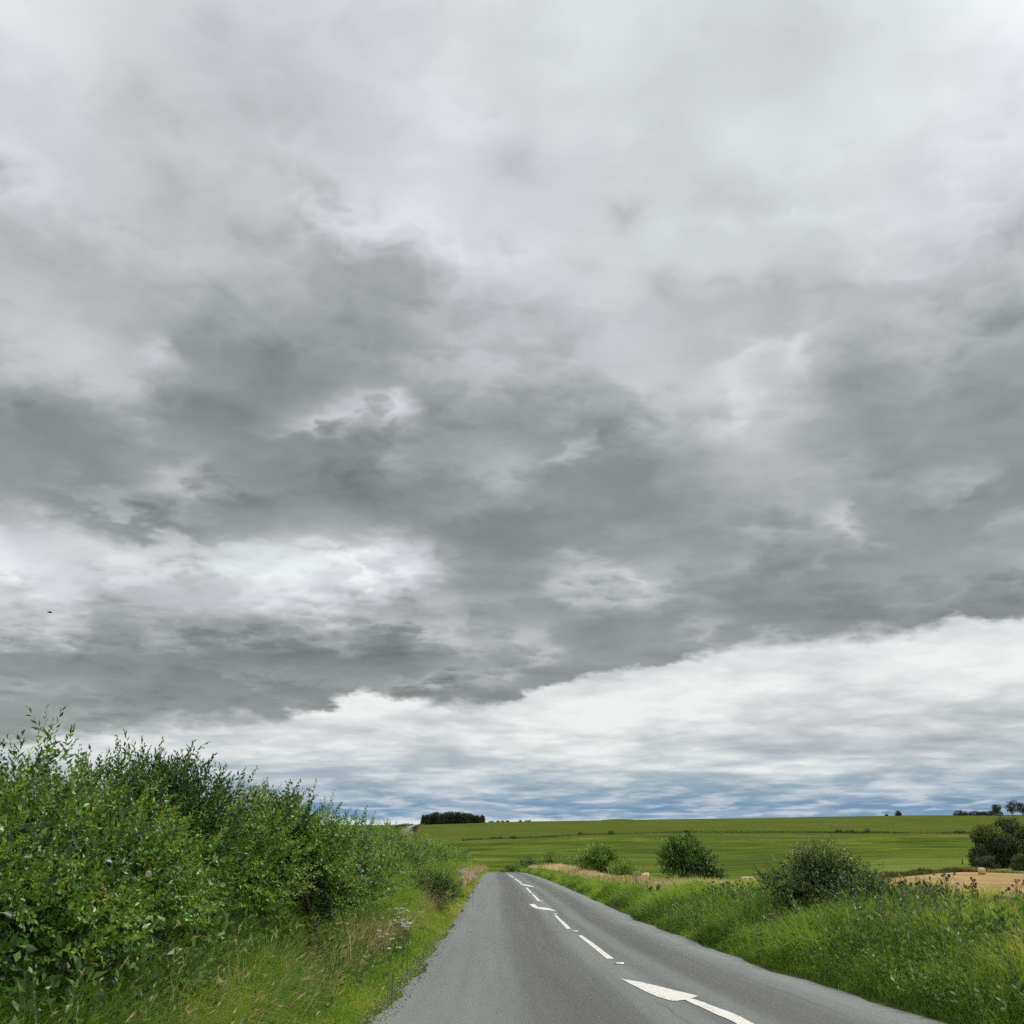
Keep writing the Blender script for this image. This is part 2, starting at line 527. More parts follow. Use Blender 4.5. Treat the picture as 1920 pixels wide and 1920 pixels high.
z_road = pchip([-60, -20, 0, 30, 60, 90, 120, 150, 180, 220, 270, 320, 360, 420], [-.06, -.01, 0, -.064, -.256, -.575, -1.022, -1.6, -2.3, -3.35, -4.8, -5.9, -6.2, -6.2])


def on_road(x, y):
    """where a sight line meets the road surface"""
    d = ray(x, y)
    Y = 10.0
    for _ in range(60):
        Y = (EYE - float(z_road(Y))) / max(1e-6, -d[2] / d[1]) * 0.5 + Y * 0.5
    return d[0] / d[1] * Y, Y


EL = [(690, 1935), (710, 1918), (757, 1858), (800, 1800), (838, 1749), (868, 1702), (888, 1667), (903, 1644)]
ER = [(1840, 1940), (1780, 1920), (1640, 1880), (1560, 1853), (1475, 1825), (1400, 1797), (1325, 1774), (1212, 1732), (1120, 1692), (1040, 1656), (1003, 1643)]
pl = np.array([on_road(*p) for p in EL])
pr = np.array([on_road(*p) for p in ER])
pl = pl[np.argsort(pl[:, 1])]
pr = pr[np.argsort(pr[:, 1])]
_ys = np.arange(-30, 230, 2.0)


def edge_fn(p):
    c = np.polyfit(np.log(p[:, 1] + 20), p[:, 0], 3)
    s0 = (np.polyval(c, math.log(29)) - np.polyval(c, math.log(28)))
    x = np.where(_ys < 9, np.polyval(c, math.log(29)) + (_ys - 9) * s0, np.polyval(c, np.log(np.clip(_ys, 9, None) + 20)))
    far = _ys > 120
    sl = (np.polyval(c, math.log(140)) - np.polyval(c, math.log(135))) / 5
    x = np.where(far, np.polyval(c, math.log(140)) + sl * (_ys - 120), x)
    return x


_xl, _xr = edge_fn(pl), edge_fn(pr)
# past the brow the road swings left behind the hedge and down into the valley
_bend = np.where(_ys > 155, -0.0016 * np.clip(_ys - 155, 0, None) ** 2, 0)
_w = np.clip(_xr - _xl, 4.45, 6.6)
x_left = lambda Y: np.interp(Y, _ys, _xl)
x_right = lambda Y: np.interp(Y, _ys, _xl + _w)
print('edges', [(y, round(float(x_left(y)), 2), round(float(x_right(y)), 2)) for y in (8, 11, 15, 20, 30, 50, 80, 120, 150, 200)])

SKYROW = [(-600, 1550), (0, 1548), (700, 1547), (780, 1546), (910, 1542), (1000, 1540), (1400, 1534), (1690, 1529), (1920, 1528), (2600, 1524)]
BNDROW = [(-600, 1577), (0, 1576), (860, 1577), (930, 1573.5), (1000, 1571), (1100, 1565), (1300, 1561), (1600, 1562), (1820, 1563), (2600, 1562)]


def hill(X, Y):
    a = X / np.maximum(Y, 1.0)
    px = 960 + a * 1920 / CP
    rs = np.interp(px, *zip(*SKYROW))
    rb = np.interp(px, *zip(*BNDROW))
    w = sstep(a, 0.14, 0.40)
    ks = [(230, 1641, 1635), (290, 1640, 1622), (350, 1637, 1608), (450, 1613, 1592), (620, None, None), (850, 'm', 'm'), (1060, 's', 's'), (1180, 'S', 'S')]
    Yk = np.array([k[0] for k in ks], float)
    rows = []
    for k in ks:
        if k[1] is None:
            r = rb
        elif k[1] == 'm':
            r = rs + (rb - rs) * 0.52
        elif k[1] == 's':
            r = rs + (rb - rs) * 0.15
        elif k[1] == 'S':
            r = rs
        else:
            r = k[1] * (1 - w) + k[2] * w
        rows.append(r + 0 * a)
    rows = np.array(rows)
    t = np.clip(Y, 230, 1180)
    i = np.clip(np.searchsorted(Yk, t) - 1, 0, len(Yk) - 2)
    h = np.diff(Yk)
    m = np.gradient(rows, Yk, axis=0)
    idx = np.indices(i.shape)
    g = lambda A, k: np.take_along_axis(A, k[None], axis=0)[0]
    u = (t - Yk[i]) / h[i]
    r = (g(rows, i) * (1 + 2 * u) * (1 - u) ** 2 + g(m, i) * h[i] * u * (1 - u) ** 2 + g(rows, i + 1) * u * u * (3 - 2 * u) + g(m, i + 1) * h[i] * u * u * (u - 1))
    tt = -(r - 960) / 1920
    tan = (SP + tt * CP) / (CP - tt * SP)
    return EYE + tan * np.minimum(Y, 1180) - 0.028 * np.clip(Y - 1180, 0, None)


def ground(X, Y):
    X, Y = np.broadcast_arrays(np.asarray(X, float), np.asarray(Y, float))
    l = x_left(Y) - X
    r = X - x_right(Y)
    zr = z_road(Y)
    bump = 0.03 * pn(X, Y, 1.6) + 0.05 * pn(X, Y, 5.0)
    bank = 0.14 * sstep(l, 0.35, 1.5) + 0.30 * sstep(l, 1.2, 3.2) + bump * sstep(l, 0.4, 1.2)
    bank = bank + (0.24 * sstep(r, 0.15, 1.6) + 0.10 * sstep(r, 1.5, 4)) * (1 - 0.7 * sstep(Y, 24, 60)) + bump * sstep(r, 0.3, 1.2)
    under = -0.06 * (1 - sstep(np.maximum(l, r), -0.30, -0.05)) - 0.012
    znear = zr + bank + under
    plane = -1.5 - 0.009 * Y
    fb = sstep(Y, 30, 62)
    w = sstep((r - 6.0 + 3.2 * fb) / (10.0 - 4.6 * fb), 0.0, 1.0) * sstep(Y, -40, 10)
    znear = znear * (1 - w) + plane * w
    a = X / np.maximum(Y, 1.0)
    wa = sstep(a, 0.14, 0.40)
    b0 = 285 * (1 - wa) + 205 * wa
    b1 = 370 * (1 - wa) + 260 * wa
    t = np.clip((Y - b0) / (b1 - b0), 0, 1)
    wh = t * t * (3 - 2 * t)
    return np.where(wh > 0, znear * (1 - wh) + hill(X, np.maximum(Y, 150)) * wh, znear)


def at(x, y, dz=0.0):
    """first point where the sight line of photo pixel (x, y) comes within dz of the land"""
    d = ray(x, y)
    Ys = np.concatenate([np.arange(5, 60, 0.1), np.arange(60, 400, 0.5), np.arange(400, 1300, 2.0)])
    Xs = d[0] / d[1] * Ys
    Zs = EYE + d[2] / d[1] * Ys
    G = ground(Xs, Ys) + dz
    k = np.nonzero(Zs <= G)[0]
    k = k[0] if len(k) else len(Ys) - 1
    return float(Xs[k]), float(Ys[k]), float(G[k] - dz)


def gx(px, Y):
    """world x of photo column px at distance Y (eye height)"""
    return (px - 960) / 1920 * Y * CP


# ================================================================== materials
def new_mat(name):
    m = bpy.data.materials.new(name)
    m.use_nodes = True
    T = NT(m.node_tree)
    for n in list(T.n):
        T.n.remove(n)
    return m, T


def finish(T, col, rough=0.8, spec=0.3, bump=None, bump_d=0.02, trans=0.0, trans_col=None, bump_s=1.0):
    p = T.n.new('ShaderNodeBsdfPrincipled')
    T.put(col, p.inputs['Base Color'])
    T.put(rough, p.inputs['Roughness'])
    T.put(spec, p.inputs['Specular IOR Level'])
    if bump is not None:
        b = T.n.new('ShaderNodeBump')
        b.inputs['Distance'].default_value = bump_d
        b.inputs['Strength'].default_value = bump_s
        T.l.new(bump, b.inputs['Height'])
        T.l.new(b.outputs[0], p.inputs['Normal'])
    o = T.n.new('ShaderNodeOutputMaterial')
    if trans:
        t = T.n.new('ShaderNodeBsdfTranslucent')
        T.put(trans_col if trans_col is not None else col, t.inputs['Color'])
        mx = T.n.new('ShaderNodeMixShader')
        mx.inputs[0].default_value = trans
        T.l.new(p.outputs[0], mx.inputs[1])
        T.l.new(t.outputs[0], mx.inputs[2])
        T.l.new(mx.outputs[0], o.inputs[0])
    else:
        T.l.new(p.outputs[0], o.inputs[0])


def tint_mat(name, stops, rough=0.5, spec=0.4, trans=0.3, yellow=1.25):
    m, T = new_mat(name)
    a = T.n.new('ShaderNodeAttribute')
    a.attribute_name = 'tint'
    c = T.ramp(a.outputs['Fac'], stops)
    tc = T.mix(1.0, c, (1.35 * yellow, 1.35, 0.75), 'MULTIPLY') if trans else None
    finish(T, c, rough, spec, trans=trans, trans_col=tc)
    return m


def make_land_mat():
    m, T = new_mat('land')
    g = T.n.new('ShaderNodeNewGeometry')
    P = g.outputs['Position']
    x, y, z = T.sep(P)
    b = T.n.new('ShaderNodeAttribute')
    b.attribute_name = 'zone'          # 0 verge soil, 1 lower field, 2 upper field
    zone = b.outputs['Fac']
    ps = T.comb(T.m('MULTIPLY', x, 0.014), T.m('MULTIPLY', T.m('MULTIPLY_ADD', x, 0.10, y), 0.034), 0)
    streak = T.noise(ps, 1.0, 5, 0.62, 0.3)
    ps2 = T.comb(T.m('MULTIPLY', x, 0.040), T.m('MULTIPLY', T.m('MULTIPLY_ADD', x, 0.16, y), 0.085), 4)
    streak2 = T.noise(ps2, 1.0, 4, 0.65)
    big = T.noise(T.comb(T.m('MULTIPLY', x, 0.006), T.m('MULTIPLY', y, 0.006), 9), 1.0, 4, 0.55)
    fine = T.noise(T.comb(T.m('MULTIPLY', x, 0.35), T.m('MULTIPLY', y, 0.16), 2), 1.0, 5, 0.7)
    mixv = T.m('ADD', T.m('MULTIPLY_ADD', streak, 0.8, T.m('MULTIPLY', streak2, 0.7)), T.m('MULTIPLY', fine, 0.35))
    low = T.ramp(T.m('MULTIPLY_ADD', mixv, 2.7, -1.98), [(0.0, (0.036, 0.058, 0.010)), (0.35, (0.058, 0.090, 0.014)), (0.6, (0.080, 0.117, 0.017)), (0.8, (0.102, 0.138, 0.022)), (1.0, (0.145, 0.165, 0.036))])
    upf = T.ramp(T.m('MULTIPLY_ADD', mixv, 1.9, -1.25), [(0.0, (0.050, 0.076, 0.013)), (0.5, (0.074, 0.104, 0.017)), (1.0, (0.108, 0.132, 0.027))])
    dry = T.mr(big, 0.45, 0.65, 0, 1, True)
    # curved tramlines across the lower field
    cv = T.m('ADD', y, T.m('MULTIPLY_ADD', x, -0.55, T.m('MULTIPLY', T.m('MULTIPLY', x, x), 0.0011)))
    tram = T.m('ABSOLUTE', T.m('SUBTRACT', T.m('FRACT', T.m('DIVIDE', T.m('ADD', cv, T.m('MULTIPLY', streak, 9.0)), 96.0)), 0.5))
    tram = T.m('MULTIPLY', T.mr(tram, 0.008, 0.03, 1, 0, True), T.mr(big, 0.4, 0.55, 0.15, 1))
    low = T.mix(T.m('MULTIPLY', tram, 0.5), low, (0.125, 0.150, 0.032))
    upf = T.mix(T.m('MULTIPLY', dry, 0.5), upf, (0.098, 0.108, 0.034))
    low = T.mix(T.m('MULTIPLY', dry, 0.35), low, (0.072, 0.102, 0.024))
    # lusher, paler strip at the foot of the lower field on the right
    foot = T.m('MULTIPLY', T.mr(T.m('DIVIDE', x, T.m('MAXIMUM', y, 1.0)), 0.25, 0.36, 0, 1, True), T.mr(y, 300, 400, 1, 0, True))
    low = T.mix(T.m('MULTIPLY', foot, T.mr(streak, 0.3, 0.7, 0.25, 0.9)), low, (0.155, 0.205, 0.040))
    n = T.noise(P, 3.0, 6, 0.65)
    soil = T.ramp(n, [(0.3, (0.035, 0.045, 0.014)), (0.55, (0.055, 0.075, 0.022)), (0.75, (0.10, 0.10, 0.045))])
    c = T.mix(T.mr(zone, 0.2, 0.9), soil, low)
    c = T.mix(T.mr(zone, 1.2, 1.8), c, upf)
    c = T.mix(T.mr(zone, 0.2, 0.9), c, T.mix(1.0, c, (0.90, 0.87, 0.92), 'MULTIPLY'))
    finish(T, c, 1.0, 0.0, bump=T.m('ADD', fine, T.m('MULTIPLY', streak2, 1.2)), bump_d=0.3, bump_s=0.12)
    return m


def make_asphalt():
    m, T = new_mat('asphalt')
    u = T.n.new('ShaderNodeUVMap')
    u.uv_map = 'map'
    a, v, _ = T.sep(u.outputs[0])              # a: metres from left edge of a 6 m road, v: metres along
    g = T.n.new('ShaderNodeNewGeometry')
    P = g.outputs['Position']
    wob = T.m('MULTIPLY', T.m('SUBTRACT', T.noise(T.comb(0., T.m('MULTIPLY', v, 0.06), 1.), 1.0, 3), 0.5), 0.35)
    aw = T.m('ADD', a, wob)
    band = T.curve(T.m('DIVIDE', aw, 6.0), [0, .05, .12, .20, .30, .40, .50, .56, .61, .66, .74, .80, .88, .91, .95, 1.0],
                   [.70, .66, .62, .60, .30, .22, .52, .64, .38, .56, .26, .30, .62, .68, .80, .66])
    long = T.noise(T.comb(T.m('MULTIPLY', a, 3.5), T.m('MULTIPLY', v, 0.10), 0), 1.0, 6, 0.65)
    patch = T.noise(T.comb(T.m('MULTIPLY', a, 0.7), T.m('MULTIPLY', v, 0.13), 5), 1.0, 4, 0.6)
    grit = T.noise(P, 95, 3, 0.7)
    grit2 = T.noise(P, 26, 4, 0.75)
    f = T.m('ADD', T.m('MULTIPLY_ADD', long, 0.42, T.m('MULTIPLY', patch, 0.30)), T.m('MULTIPLY_ADD', band, 1.0, -0.37))
    f = T.m('ADD', f, T.m('MULTIPLY_ADD', T.m('SUBTRACT', grit, 0.5), 0.15, T.m('MULTIPLY', T.m('SUBTRACT', grit2, 0.5), 0.26)))
    c = T.ramp(f, [(0.0, (0.058, 0.059, 0.056)), (0.35, (0.094, 0.101, 0.093)), (0.6, (0.132, 0.144, 0.134)), (1.0, (0.192, 0.206, 0.194))])
    # warm dirt in the dark strips, cracks and an old reinstatement along the right edge
    dirt = T.m('MULTIPLY', T.mr(band, 0.28, 0.45, 1, 0, True), T.mr(patch, 0.35, 0.6, 0.2, 0.9))
    c = T.mix(T.m('MULTIPLY', dirt, 0.55), c, T.mix(1.0, c, (1.06, 0.97, 0.88), 'MULTIPLY'))
    vor = T.n.new('ShaderNodeTexVoronoi')
    vor.feature = 'DISTANCE_TO_EDGE'
    wv = T.vm('SCALE', T.vm('SUBTRACT', T.noise(P, 2.5, 4, 0.6, col=True), (0.5, 0.5, 0.5)), scale=0.6)
    pv = T.vm('ADD', T.comb(T.m('MULTIPLY', a, 0.75), T.m('MULTIPLY', v, 0.30), 0), wv)
    T.l.new(pv, vor.inputs['Vector'])
    vor.inputs['Scale'].default_value = 1.0
    crack = T.mr(vor.outputs['Distance'], 0.004, 0.018, 1, 0)
    edgez = T.m('MULTIPLY', T.mr(a, 4.6, 5.2, 0, 1), T.mr(T.noise(T.comb(T.m('MULTIPLY', a, .5), T.m('MULTIPLY', v, 0.2), 8), 1.0, 2), 0.46, 0.56))
    seam_x = T.m('ABSOLUTE', T.m('SUBTRACT', a, T.m('MULTIPLY_ADD', T.m('SUBTRACT', T.noise(T.comb(0., T.m('MULTIPLY', v, 0.35), 3.), 1.0, 6, 0.6), 0.5), 0.45, 5.12)))
    seam = T.m('MULTIPLY', T.mr(seam_x, 0.004, 0.022, 1, 0), T.mr(T.noise(T.comb(0., T.m('MULTIPLY', v, 0.5), 7.), 1.0, 3), 0.42, 0.56))
    seam2_x = T.m('ABSOLUTE', T.m('SUBTRACT', a, T.m('MULTIPLY_ADD', T.m('SUBTRACT', T.noise(T.comb(0., T.m('MULTIPLY', v, 0.5), 13.), 1.0, 6, 0.6), 0.5), 0.3, 3.25)))
    seam2 = T.m('MULTIPLY', T.mr(seam2_x, 0.003, 0.016, 1, 0), T.mr(T.noise(T.comb(0., T.m('MULTIPLY', v, 0.4), 17.), 1.0, 3), 0.5, 0.6))
    cr = T.m('MAXIMUM', T.m('MULTIPLY', crack, edgez), T.m('MAXIMUM', T.m('MULTIPLY', seam, 0.8), T.m('MULTIPLY', seam2, 0.8)))
    c = T.mix(T.m('MULTIPLY', cr, 0.6), c, (0.034, 0.027, 0.025))
    # loose pale chippings
    spk = T.n.new('ShaderNodeTexVoronoi')
    T.l.new(P, spk.inputs['Vector'])
    spk.inputs['Scale'].default_value = 11
    sp = T.m('MULTIPLY', T.mr(spk.outputs['Distance'], 0.07, 0.10, 1, 0), T.mr(T.noise(P, 5.3, 2), 0.60, 0.64))
    c = T.mix(T.m('MULTIPLY', sp, 0.8), c, (0.36, 0.36, 0.34))
    finish(T, c, 0.82, 0.32, bump=T.m('ADD', grit, T.m('MULTIPLY_ADD', grit2, 0.7, T.m('MULTIPLY', cr, -0.8))), bump_d=0.006, bump_s=0.6)
    return m


def make_paint():
    m, T = new_mat('road_paint')
    g = T.n.new('ShaderNodeNewGeometry')
    P = g.outputs['Position']
    n = T.noise(P, 38, 5, 0.75)
    n2 = T.noise(P, 4.5, 5, 0.6)
    wear = T.mr(T.m('MULTIPLY_ADD', n, 0.6, T.m('MULTIPLY', n2, 0.6)), 0.635, 0.73, 0, 1)
    c = T.mix(T.m('MULTIPLY', wear, 0.85), T.ramp(n2, [(0.3, (0.50, 0.49, 0.44)), (0.7, (0.66, 0.65, 0.59))]), (0.15, 0.15, 0.142))
    finish(T, c, 0.65, 0.35, bump=n, bump_d=0.004)
    return m


def make_stubble():
    m, T = new_mat('stubble')
    g = T.n.new('ShaderNodeNewGeometry')
    P = g.outputs['Position']
    x, y, z = T.sep(P)
    # drill rows run along a gentle curve across the field
    rr = T.m('ADD', T.m('MULTIPLY', y, 0.85), T.m('MULTIPLY_ADD', x, 0.42, T.m('MULTIPLY', T.noise(T.comb(T.m('MULTIPLY', x, .02), T.m('MULTIPLY', y, .02), 0), 1.0, 2), 14)))
    row = T.noise(T.comb(rr, T.m('MULTIPLY', x, 0.04), 0), 0.9, 4, 0.65)
    n = T.noise(T.comb(T.m('MULTIPLY', x, 0.9), T.m('MULTIPLY', y, 0.5), 0), 1.0, 5, 0.7)
    big = T.noise(T.comb(T.m('MULTIPLY', x, 0.06), T.m('MULTIPLY', y, 0.06), 3), 1.0, 3)
    f = T.m('ADD', T.m('MULTIPLY_ADD', row, 1.5, T.m('MULTIPLY', n, 0.8)), T.m('MULTIPLY_ADD', big, 0.6, -0.95))
    c = T.ramp(f, [(0.15, (0.14, 0.092, 0.042)), (0.38, (0.235, 0.160, 0.074)), (0.6, (0.33, 0.235, 0.110)), (0.9, (0.46, 0.345, 0.17))])
    finish(T, c, 1.0, 0.0, bump=f, bump_d=0.15)
    return m


M_LAND, M_ROAD, M_PAINT, M_STUB = make_land_mat(), make_asphalt(), make_paint(), make_stubble()


def simple_mat(name, c1, c2, scale=8, rough=0.85, spec=0.25, bump=0.01):
    m, T = new_mat(name)
    tc = T.n.new('ShaderNodeTexCoord')
    n = T.noise(tc.outputs['Object'], scale, 5, 0.65)
    finish(T, T.ramp(n, [(0.3, c1), (0.7, c2)]), rough, spec, bump=n, bump_d=bump)
    return m


# ================================================================== ground sheet
rowsY = np.concatenate([np.arange(-24, 40, 0.5), np.arange(40, 160, 1.0), np.arange(160, 400, 4.0), np.arange(400, 1320, 12.0), np.arange(1320, 3001, 120.0)])
offs = np.concatenate([np.arange(0, 1.6, 0.2), np.arange(1.6, 8, 0.4), np.arange(8, 30, 1.5), np.arange(30, 120, 8.0), np.arange(120, 900, 26.0), np.arange(900, 3001, 150.0)])
Lx = -offs[::-1][None] + x_left(rowsY)[:, None]
Rx = offs[None] + x_right(rowsY)[:, None]
mid = x_left(rowsY)[:, None] + (x_right(rowsY) - x_left(rowsY))[:, None] * np.linspace(0, 1, 9)[None, 1:-1]
XX = np.concatenate([Lx, mid, Rx], 1)
YY = np.repeat(rowsY[:, None], XX.shape[1], 1)
ZZ = ground(XX, YY)
px_ = 960 + XX / np.maximum(YY, 1) * 1920 / CP
zone = sstep(YY, 130, 175) * np.where(XX - x_right(YY) > 4, 1, sstep(YY, 175, 230))
zone = np.maximum(zone, sstep(XX - x_right(YY), 9, 13))
zone = np.maximum(zone, sstep(x_left(YY) - XX, 7, 10))
zone = zone + sstep(YY, 615, 622)
land = mesh_np('ground', np.stack([XX, YY, ZZ], -1).reshape(-1, 3), grid_faces(*XX.shape), M_LAND, smooth=True, extra={'zone': zone.ravel()})
tag(land, 'rolling downland of green pasture rising to a long level skyline', 'ground', kind='structure')

# road: the near carriageway over the brow, then down and away to the left
ry = np.concatenate([np.arange(-24, 40, 0.5), np.arange(40, 200, 1.0)])
uu = np.linspace(0, 1, 25)
w_ = (x_right(ry) - x_left(ry))[:, None]
wob = (0.05 * np.sin(ry * 2.1) + 0.04 * np.sin(ry * 0.83 + 1) + 0.03 * np.sin(ry * 5.3 + 2))[:, None]
wob2 = (0.06 * np.sin(ry * 1.7 + 3) + 0.05 * np.sin(ry * 0.61 + 1) + 0.03 * np.sin(ry * 4.4))[:, None]
rxx = x_left(ry)[:, None] + wob * (uu[None] == 0) + wob2 * (uu[None] == 1) + w_ * uu[None]
ryy = np.repeat(ry[:, None], 25, 1)
rzz = z_road(ryy) + 0.02 - 0.03 * (np.abs(uu[None] - 0.5) * 2) ** 3
road = mesh_np('road', np.stack([rxx, ryy, rzz], -1).reshape(-1, 3), grid_faces(*rxx.shape), M_ROAD, smooth=True,
               uv=np.stack([np.repeat(uu[None] * 6, len(ry), 0), ryy], -1).reshape(-1, 2))
tag(road, 'grey worn two-lane country road running over a brow', 'road', kind='structure')


def road_z(X, Y):
    u = (X - x_left(Y)) / (x_right(Y) - x_left(Y))
    return z_road(Y) + 0.02 - 0.03 * (np.abs(u - 0.5) * 2) ** 3


def paint_poly(name, pixels, label=None, jag=0.0):
    """a painted patch given by its outline as surveyed on the road surface"""
    P = np.array([on_road(*p) for p in pixels])
    import bmesh
    bm = bmesh.new()
    vs = [bm.verts.new((p[0], p[1], 0)) for p in P]
    bm.faces.new(vs)
    bmesh.ops.triangulate(bm, faces=bm.faces[:])
    bmesh.ops.subdivide_edges(bm, edges=bm.edges[:], cuts=3, use_grid_fill=True)
    for v in bm.verts:
        if v.is_boundary and jag:
            v.co.x += random.uniform(-jag, jag)
            v.co.y += random.uniform(-jag, jag) * 2
        v.co.z = float(road_z(v.co.x, v.co.y)) + 0.006
    bmesh.ops.recalc_face_normals(bm, faces=bm.faces[:])
    if sum(f.normal.z for f in bm.faces) < 0:
        bmesh.ops.reverse_faces(bm, faces=bm.faces[:])
    me = bpy.data.meshes.new(name)
    bm.to_mesh(me)
    bm.free()
    me.materials.append(M_PAINT)
    o = link(bpy.data.objects.new(name, me), road)
    if label:
        o['label'] = label
    return o


def dash(p0, p1, w0, w1):
    """centre line dash between two pixel points, widths in pixels"""
    return paint_poly('centre_dash', [(p0[0] - w0 / 2, p0[1]), (p0[0] + w0 / 2, p0[1]), (p1[0] + w1 / 2, p1[1]), (p1[0] - w1 / 2, p1[1])], jag=0.006)


paint_poly('deflection_arrow', [(1164, 1839), (1205, 1846), (1265, 1861), (1311, 1872), (1296, 1876), (1330, 1888), (1375, 1905), (1430, 1932), (1395, 1932), (1375, 1921), (1320, 1896), (1284, 1879),
                                (1270, 1881), (1257, 1881), (1235, 1874), (1200, 1858)], 'large near arrow with worn white paint', jag=0.008)
paint_poly('deflection_arrow', [(992, 1697), (1003, 1696.6), (1006, 1700.5), (1010, 1702.5), (1022, 1703.4), (1031, 1705), (1045, 1711), (1030, 1708.4), (1018, 1707.6), (1006, 1705.6), (998, 1702)], 'middle arrow, bent like a flat S')
paint_poly('deflection_arrow', [(974, 1659), (982, 1658.8), (990, 1660), (996, 1661.8), (1003, 1665), (994, 1663.4), (985, 1661.6)], 'farthest, tiny arrow near the brow')
dash((1088, 1756.5), (1145, 1801), 8, 14)
dash((1041.5, 1718.5), (1067, 1744), 5.5, 8.5)
dash((999, 1678.5), (1011, 1691), 4, 5.5)
dash((987.5, 1665.5), (995.5, 1675.5), 3, 4)
dash((965, 1648), (978.5, 1657.5), 3.2, 3.6)
dash((953, 1640.5), (963, 1646), 2.6, 3)

# stubble field beyond the right verge
SB = [(960, 1648), (1205, 1646), (1420, 1655), (1560, 1653), (1660, 1648), (1705, 1643), (1745, 1638.5), (1800, 1636), (1850, 1635.5), (1920, 1638), (2050, 1641), (2300, 1645)]
sb = np.array([at(*p)[:2] for p in SB])
print('stubble', np.round(sb, 1).tolist())
SBX = [8, 19, 24, 33, 45, 59, 73, 86, 96, 103, 106, 113, 124, 150, 200]
SBY = [165, 168, 142, 138, 148, 172, 198, 221, 233, 235, 224, 210, 190, 175, 170]
sx = np.concatenate([np.arange(9, 130, 1.5), np.arange(130, 200, 5.0)])
st = np.linspace(0, 1, 110)
yb = np.interp(sx, SBX, SBY) + 0.8 * np.sin(sx * 0.9) + 0.5 * np.sin(sx * 2.3)
y0 = 16 + 0 * sx
SY = y0[None] + (yb - y0)[None] * st[:, None]
SX = np.repeat(sx[None], len(st), 0) + np.clip(np.interp(SY, _ys, x_right(_ys)) - 3.5, -5, 1)
SZ = ground(SX, SY) + 0.05
stub = mesh_np('stubble_field', np.stack([SX, SY, SZ], -1).reshape(-1, 3), grid_faces(*SX.shape), M_STUB, smooth=True)
tag(stub, 'pale harvested stubble field behind the roadside weeds', 'field', kind='structure')

# ================================================================== leaves, sprigs, crowns
PX = 1.0 / 1010.0    # metres per picture pixel at one metre


def leaf(L, W, fold=0.15, droop=0.12):
    V = np.array([(0, 0, 0), (-W / 2, L * .42, W * fold), (0, L * .45, -W * .05), (W / 2, L * .42, W * fold), (0, L, -L * droop)], float)
    F = np.array([(0, 2, 1), (1, 2, 4), (0, 3, 2), (2, 3, 4)])
    return V, F


def leaf2(L, W, fold=0.2):
    V = np.array([(0, 0, 0), (-W / 2, L * .45, W * fold), (W / 2, L * .45, W * fold), (0, L, -L * .08)], float)
    F = np.array([(0, 3, 1), (0, 2, 3)])
    return V, F


def rot_to(dirv, roll):
    """rotation matrices taking +Y to dirv, rolled about it; (n,3,3)"""
    d = dirv / (np.linalg.norm(dirv, axis=1)[:, None] + 1e-9)
    up = np.where(np.abs(d[:, 2:3]) > 0.95, np.array([[1., 0, 0]]), np.array([[0., 0, 1.]]))
    x = np.cross(d, up)
    x /= np.linalg.norm(x, axis=1)[:, None] + 1e-9
    z = np.cross(x, d)
    c, s = np.cos(roll)[:, None], np.sin(roll)[:, None]
    X = c * x + s * z
    Z = -s * x + c * z
    return np.stack([X, d, Z], -1)


def stamp(V, F, pos, Rm, scale, tint, jit=0.0):
    """copies of a template at pos with rotation and scale"""
    n = len(pos)
    W = np.einsum('nij,vj->nvi', Rm, V) * np.asarray(scale).reshape(n, 1, 1) + pos[:, None]
    FF = (F[None] + (np.arange(n) * len(V))[:, None, None]).reshape(-1, F.shape[1])
    t = np.asarray(tint)
    t = np.repeat(t[:, None], len(V), 1) if t.ndim == 1 else t
    return W.reshape(-1, 3), FF, t.reshape(-1)


def sprig(length, n, L, W, spread=55, rr=None, simple=True, pair=False, stem=0.004, end=True, taper=0.35):
    """a leafy shoot along +Y: returns V, F, per-vertex tint offset"""
    rr = rr or rng
    parts = []
    lv = leaf2 if simple else leaf
    ts = np.linspace(0.12, 1.0, n)
    ang = 0.0
    sag = rr.uniform(-0.08, 0.12)
    for i, t in enumerate(ts):
        ang += 2.4
        for kk in ((0, math.pi) if pair else (0,)):
            a = ang + kk + rr.normal(0, 0.3)
            sp = R(spread * (1 - 0.45 * t) + rr.normal(0, 12))
            d = np.array([(math.cos(a) * math.sin(sp), math.cos(sp), math.sin(a) * math.sin(sp))])
            p = np.array([(0, t * length, sag * t * t * length)])
            V, F = lv(L * rr.uniform(.7, 1.15) * (1 - taper * t), W * rr.uniform(.75, 1.15) * (1 - taper * t))
            parts.append(stamp(V, F, p, rot_to(d, np.array([rr.uniform(-1.2, 1.2)])), [1.0], np.array([rr.normal(0, .10)])))
    return join(parts)


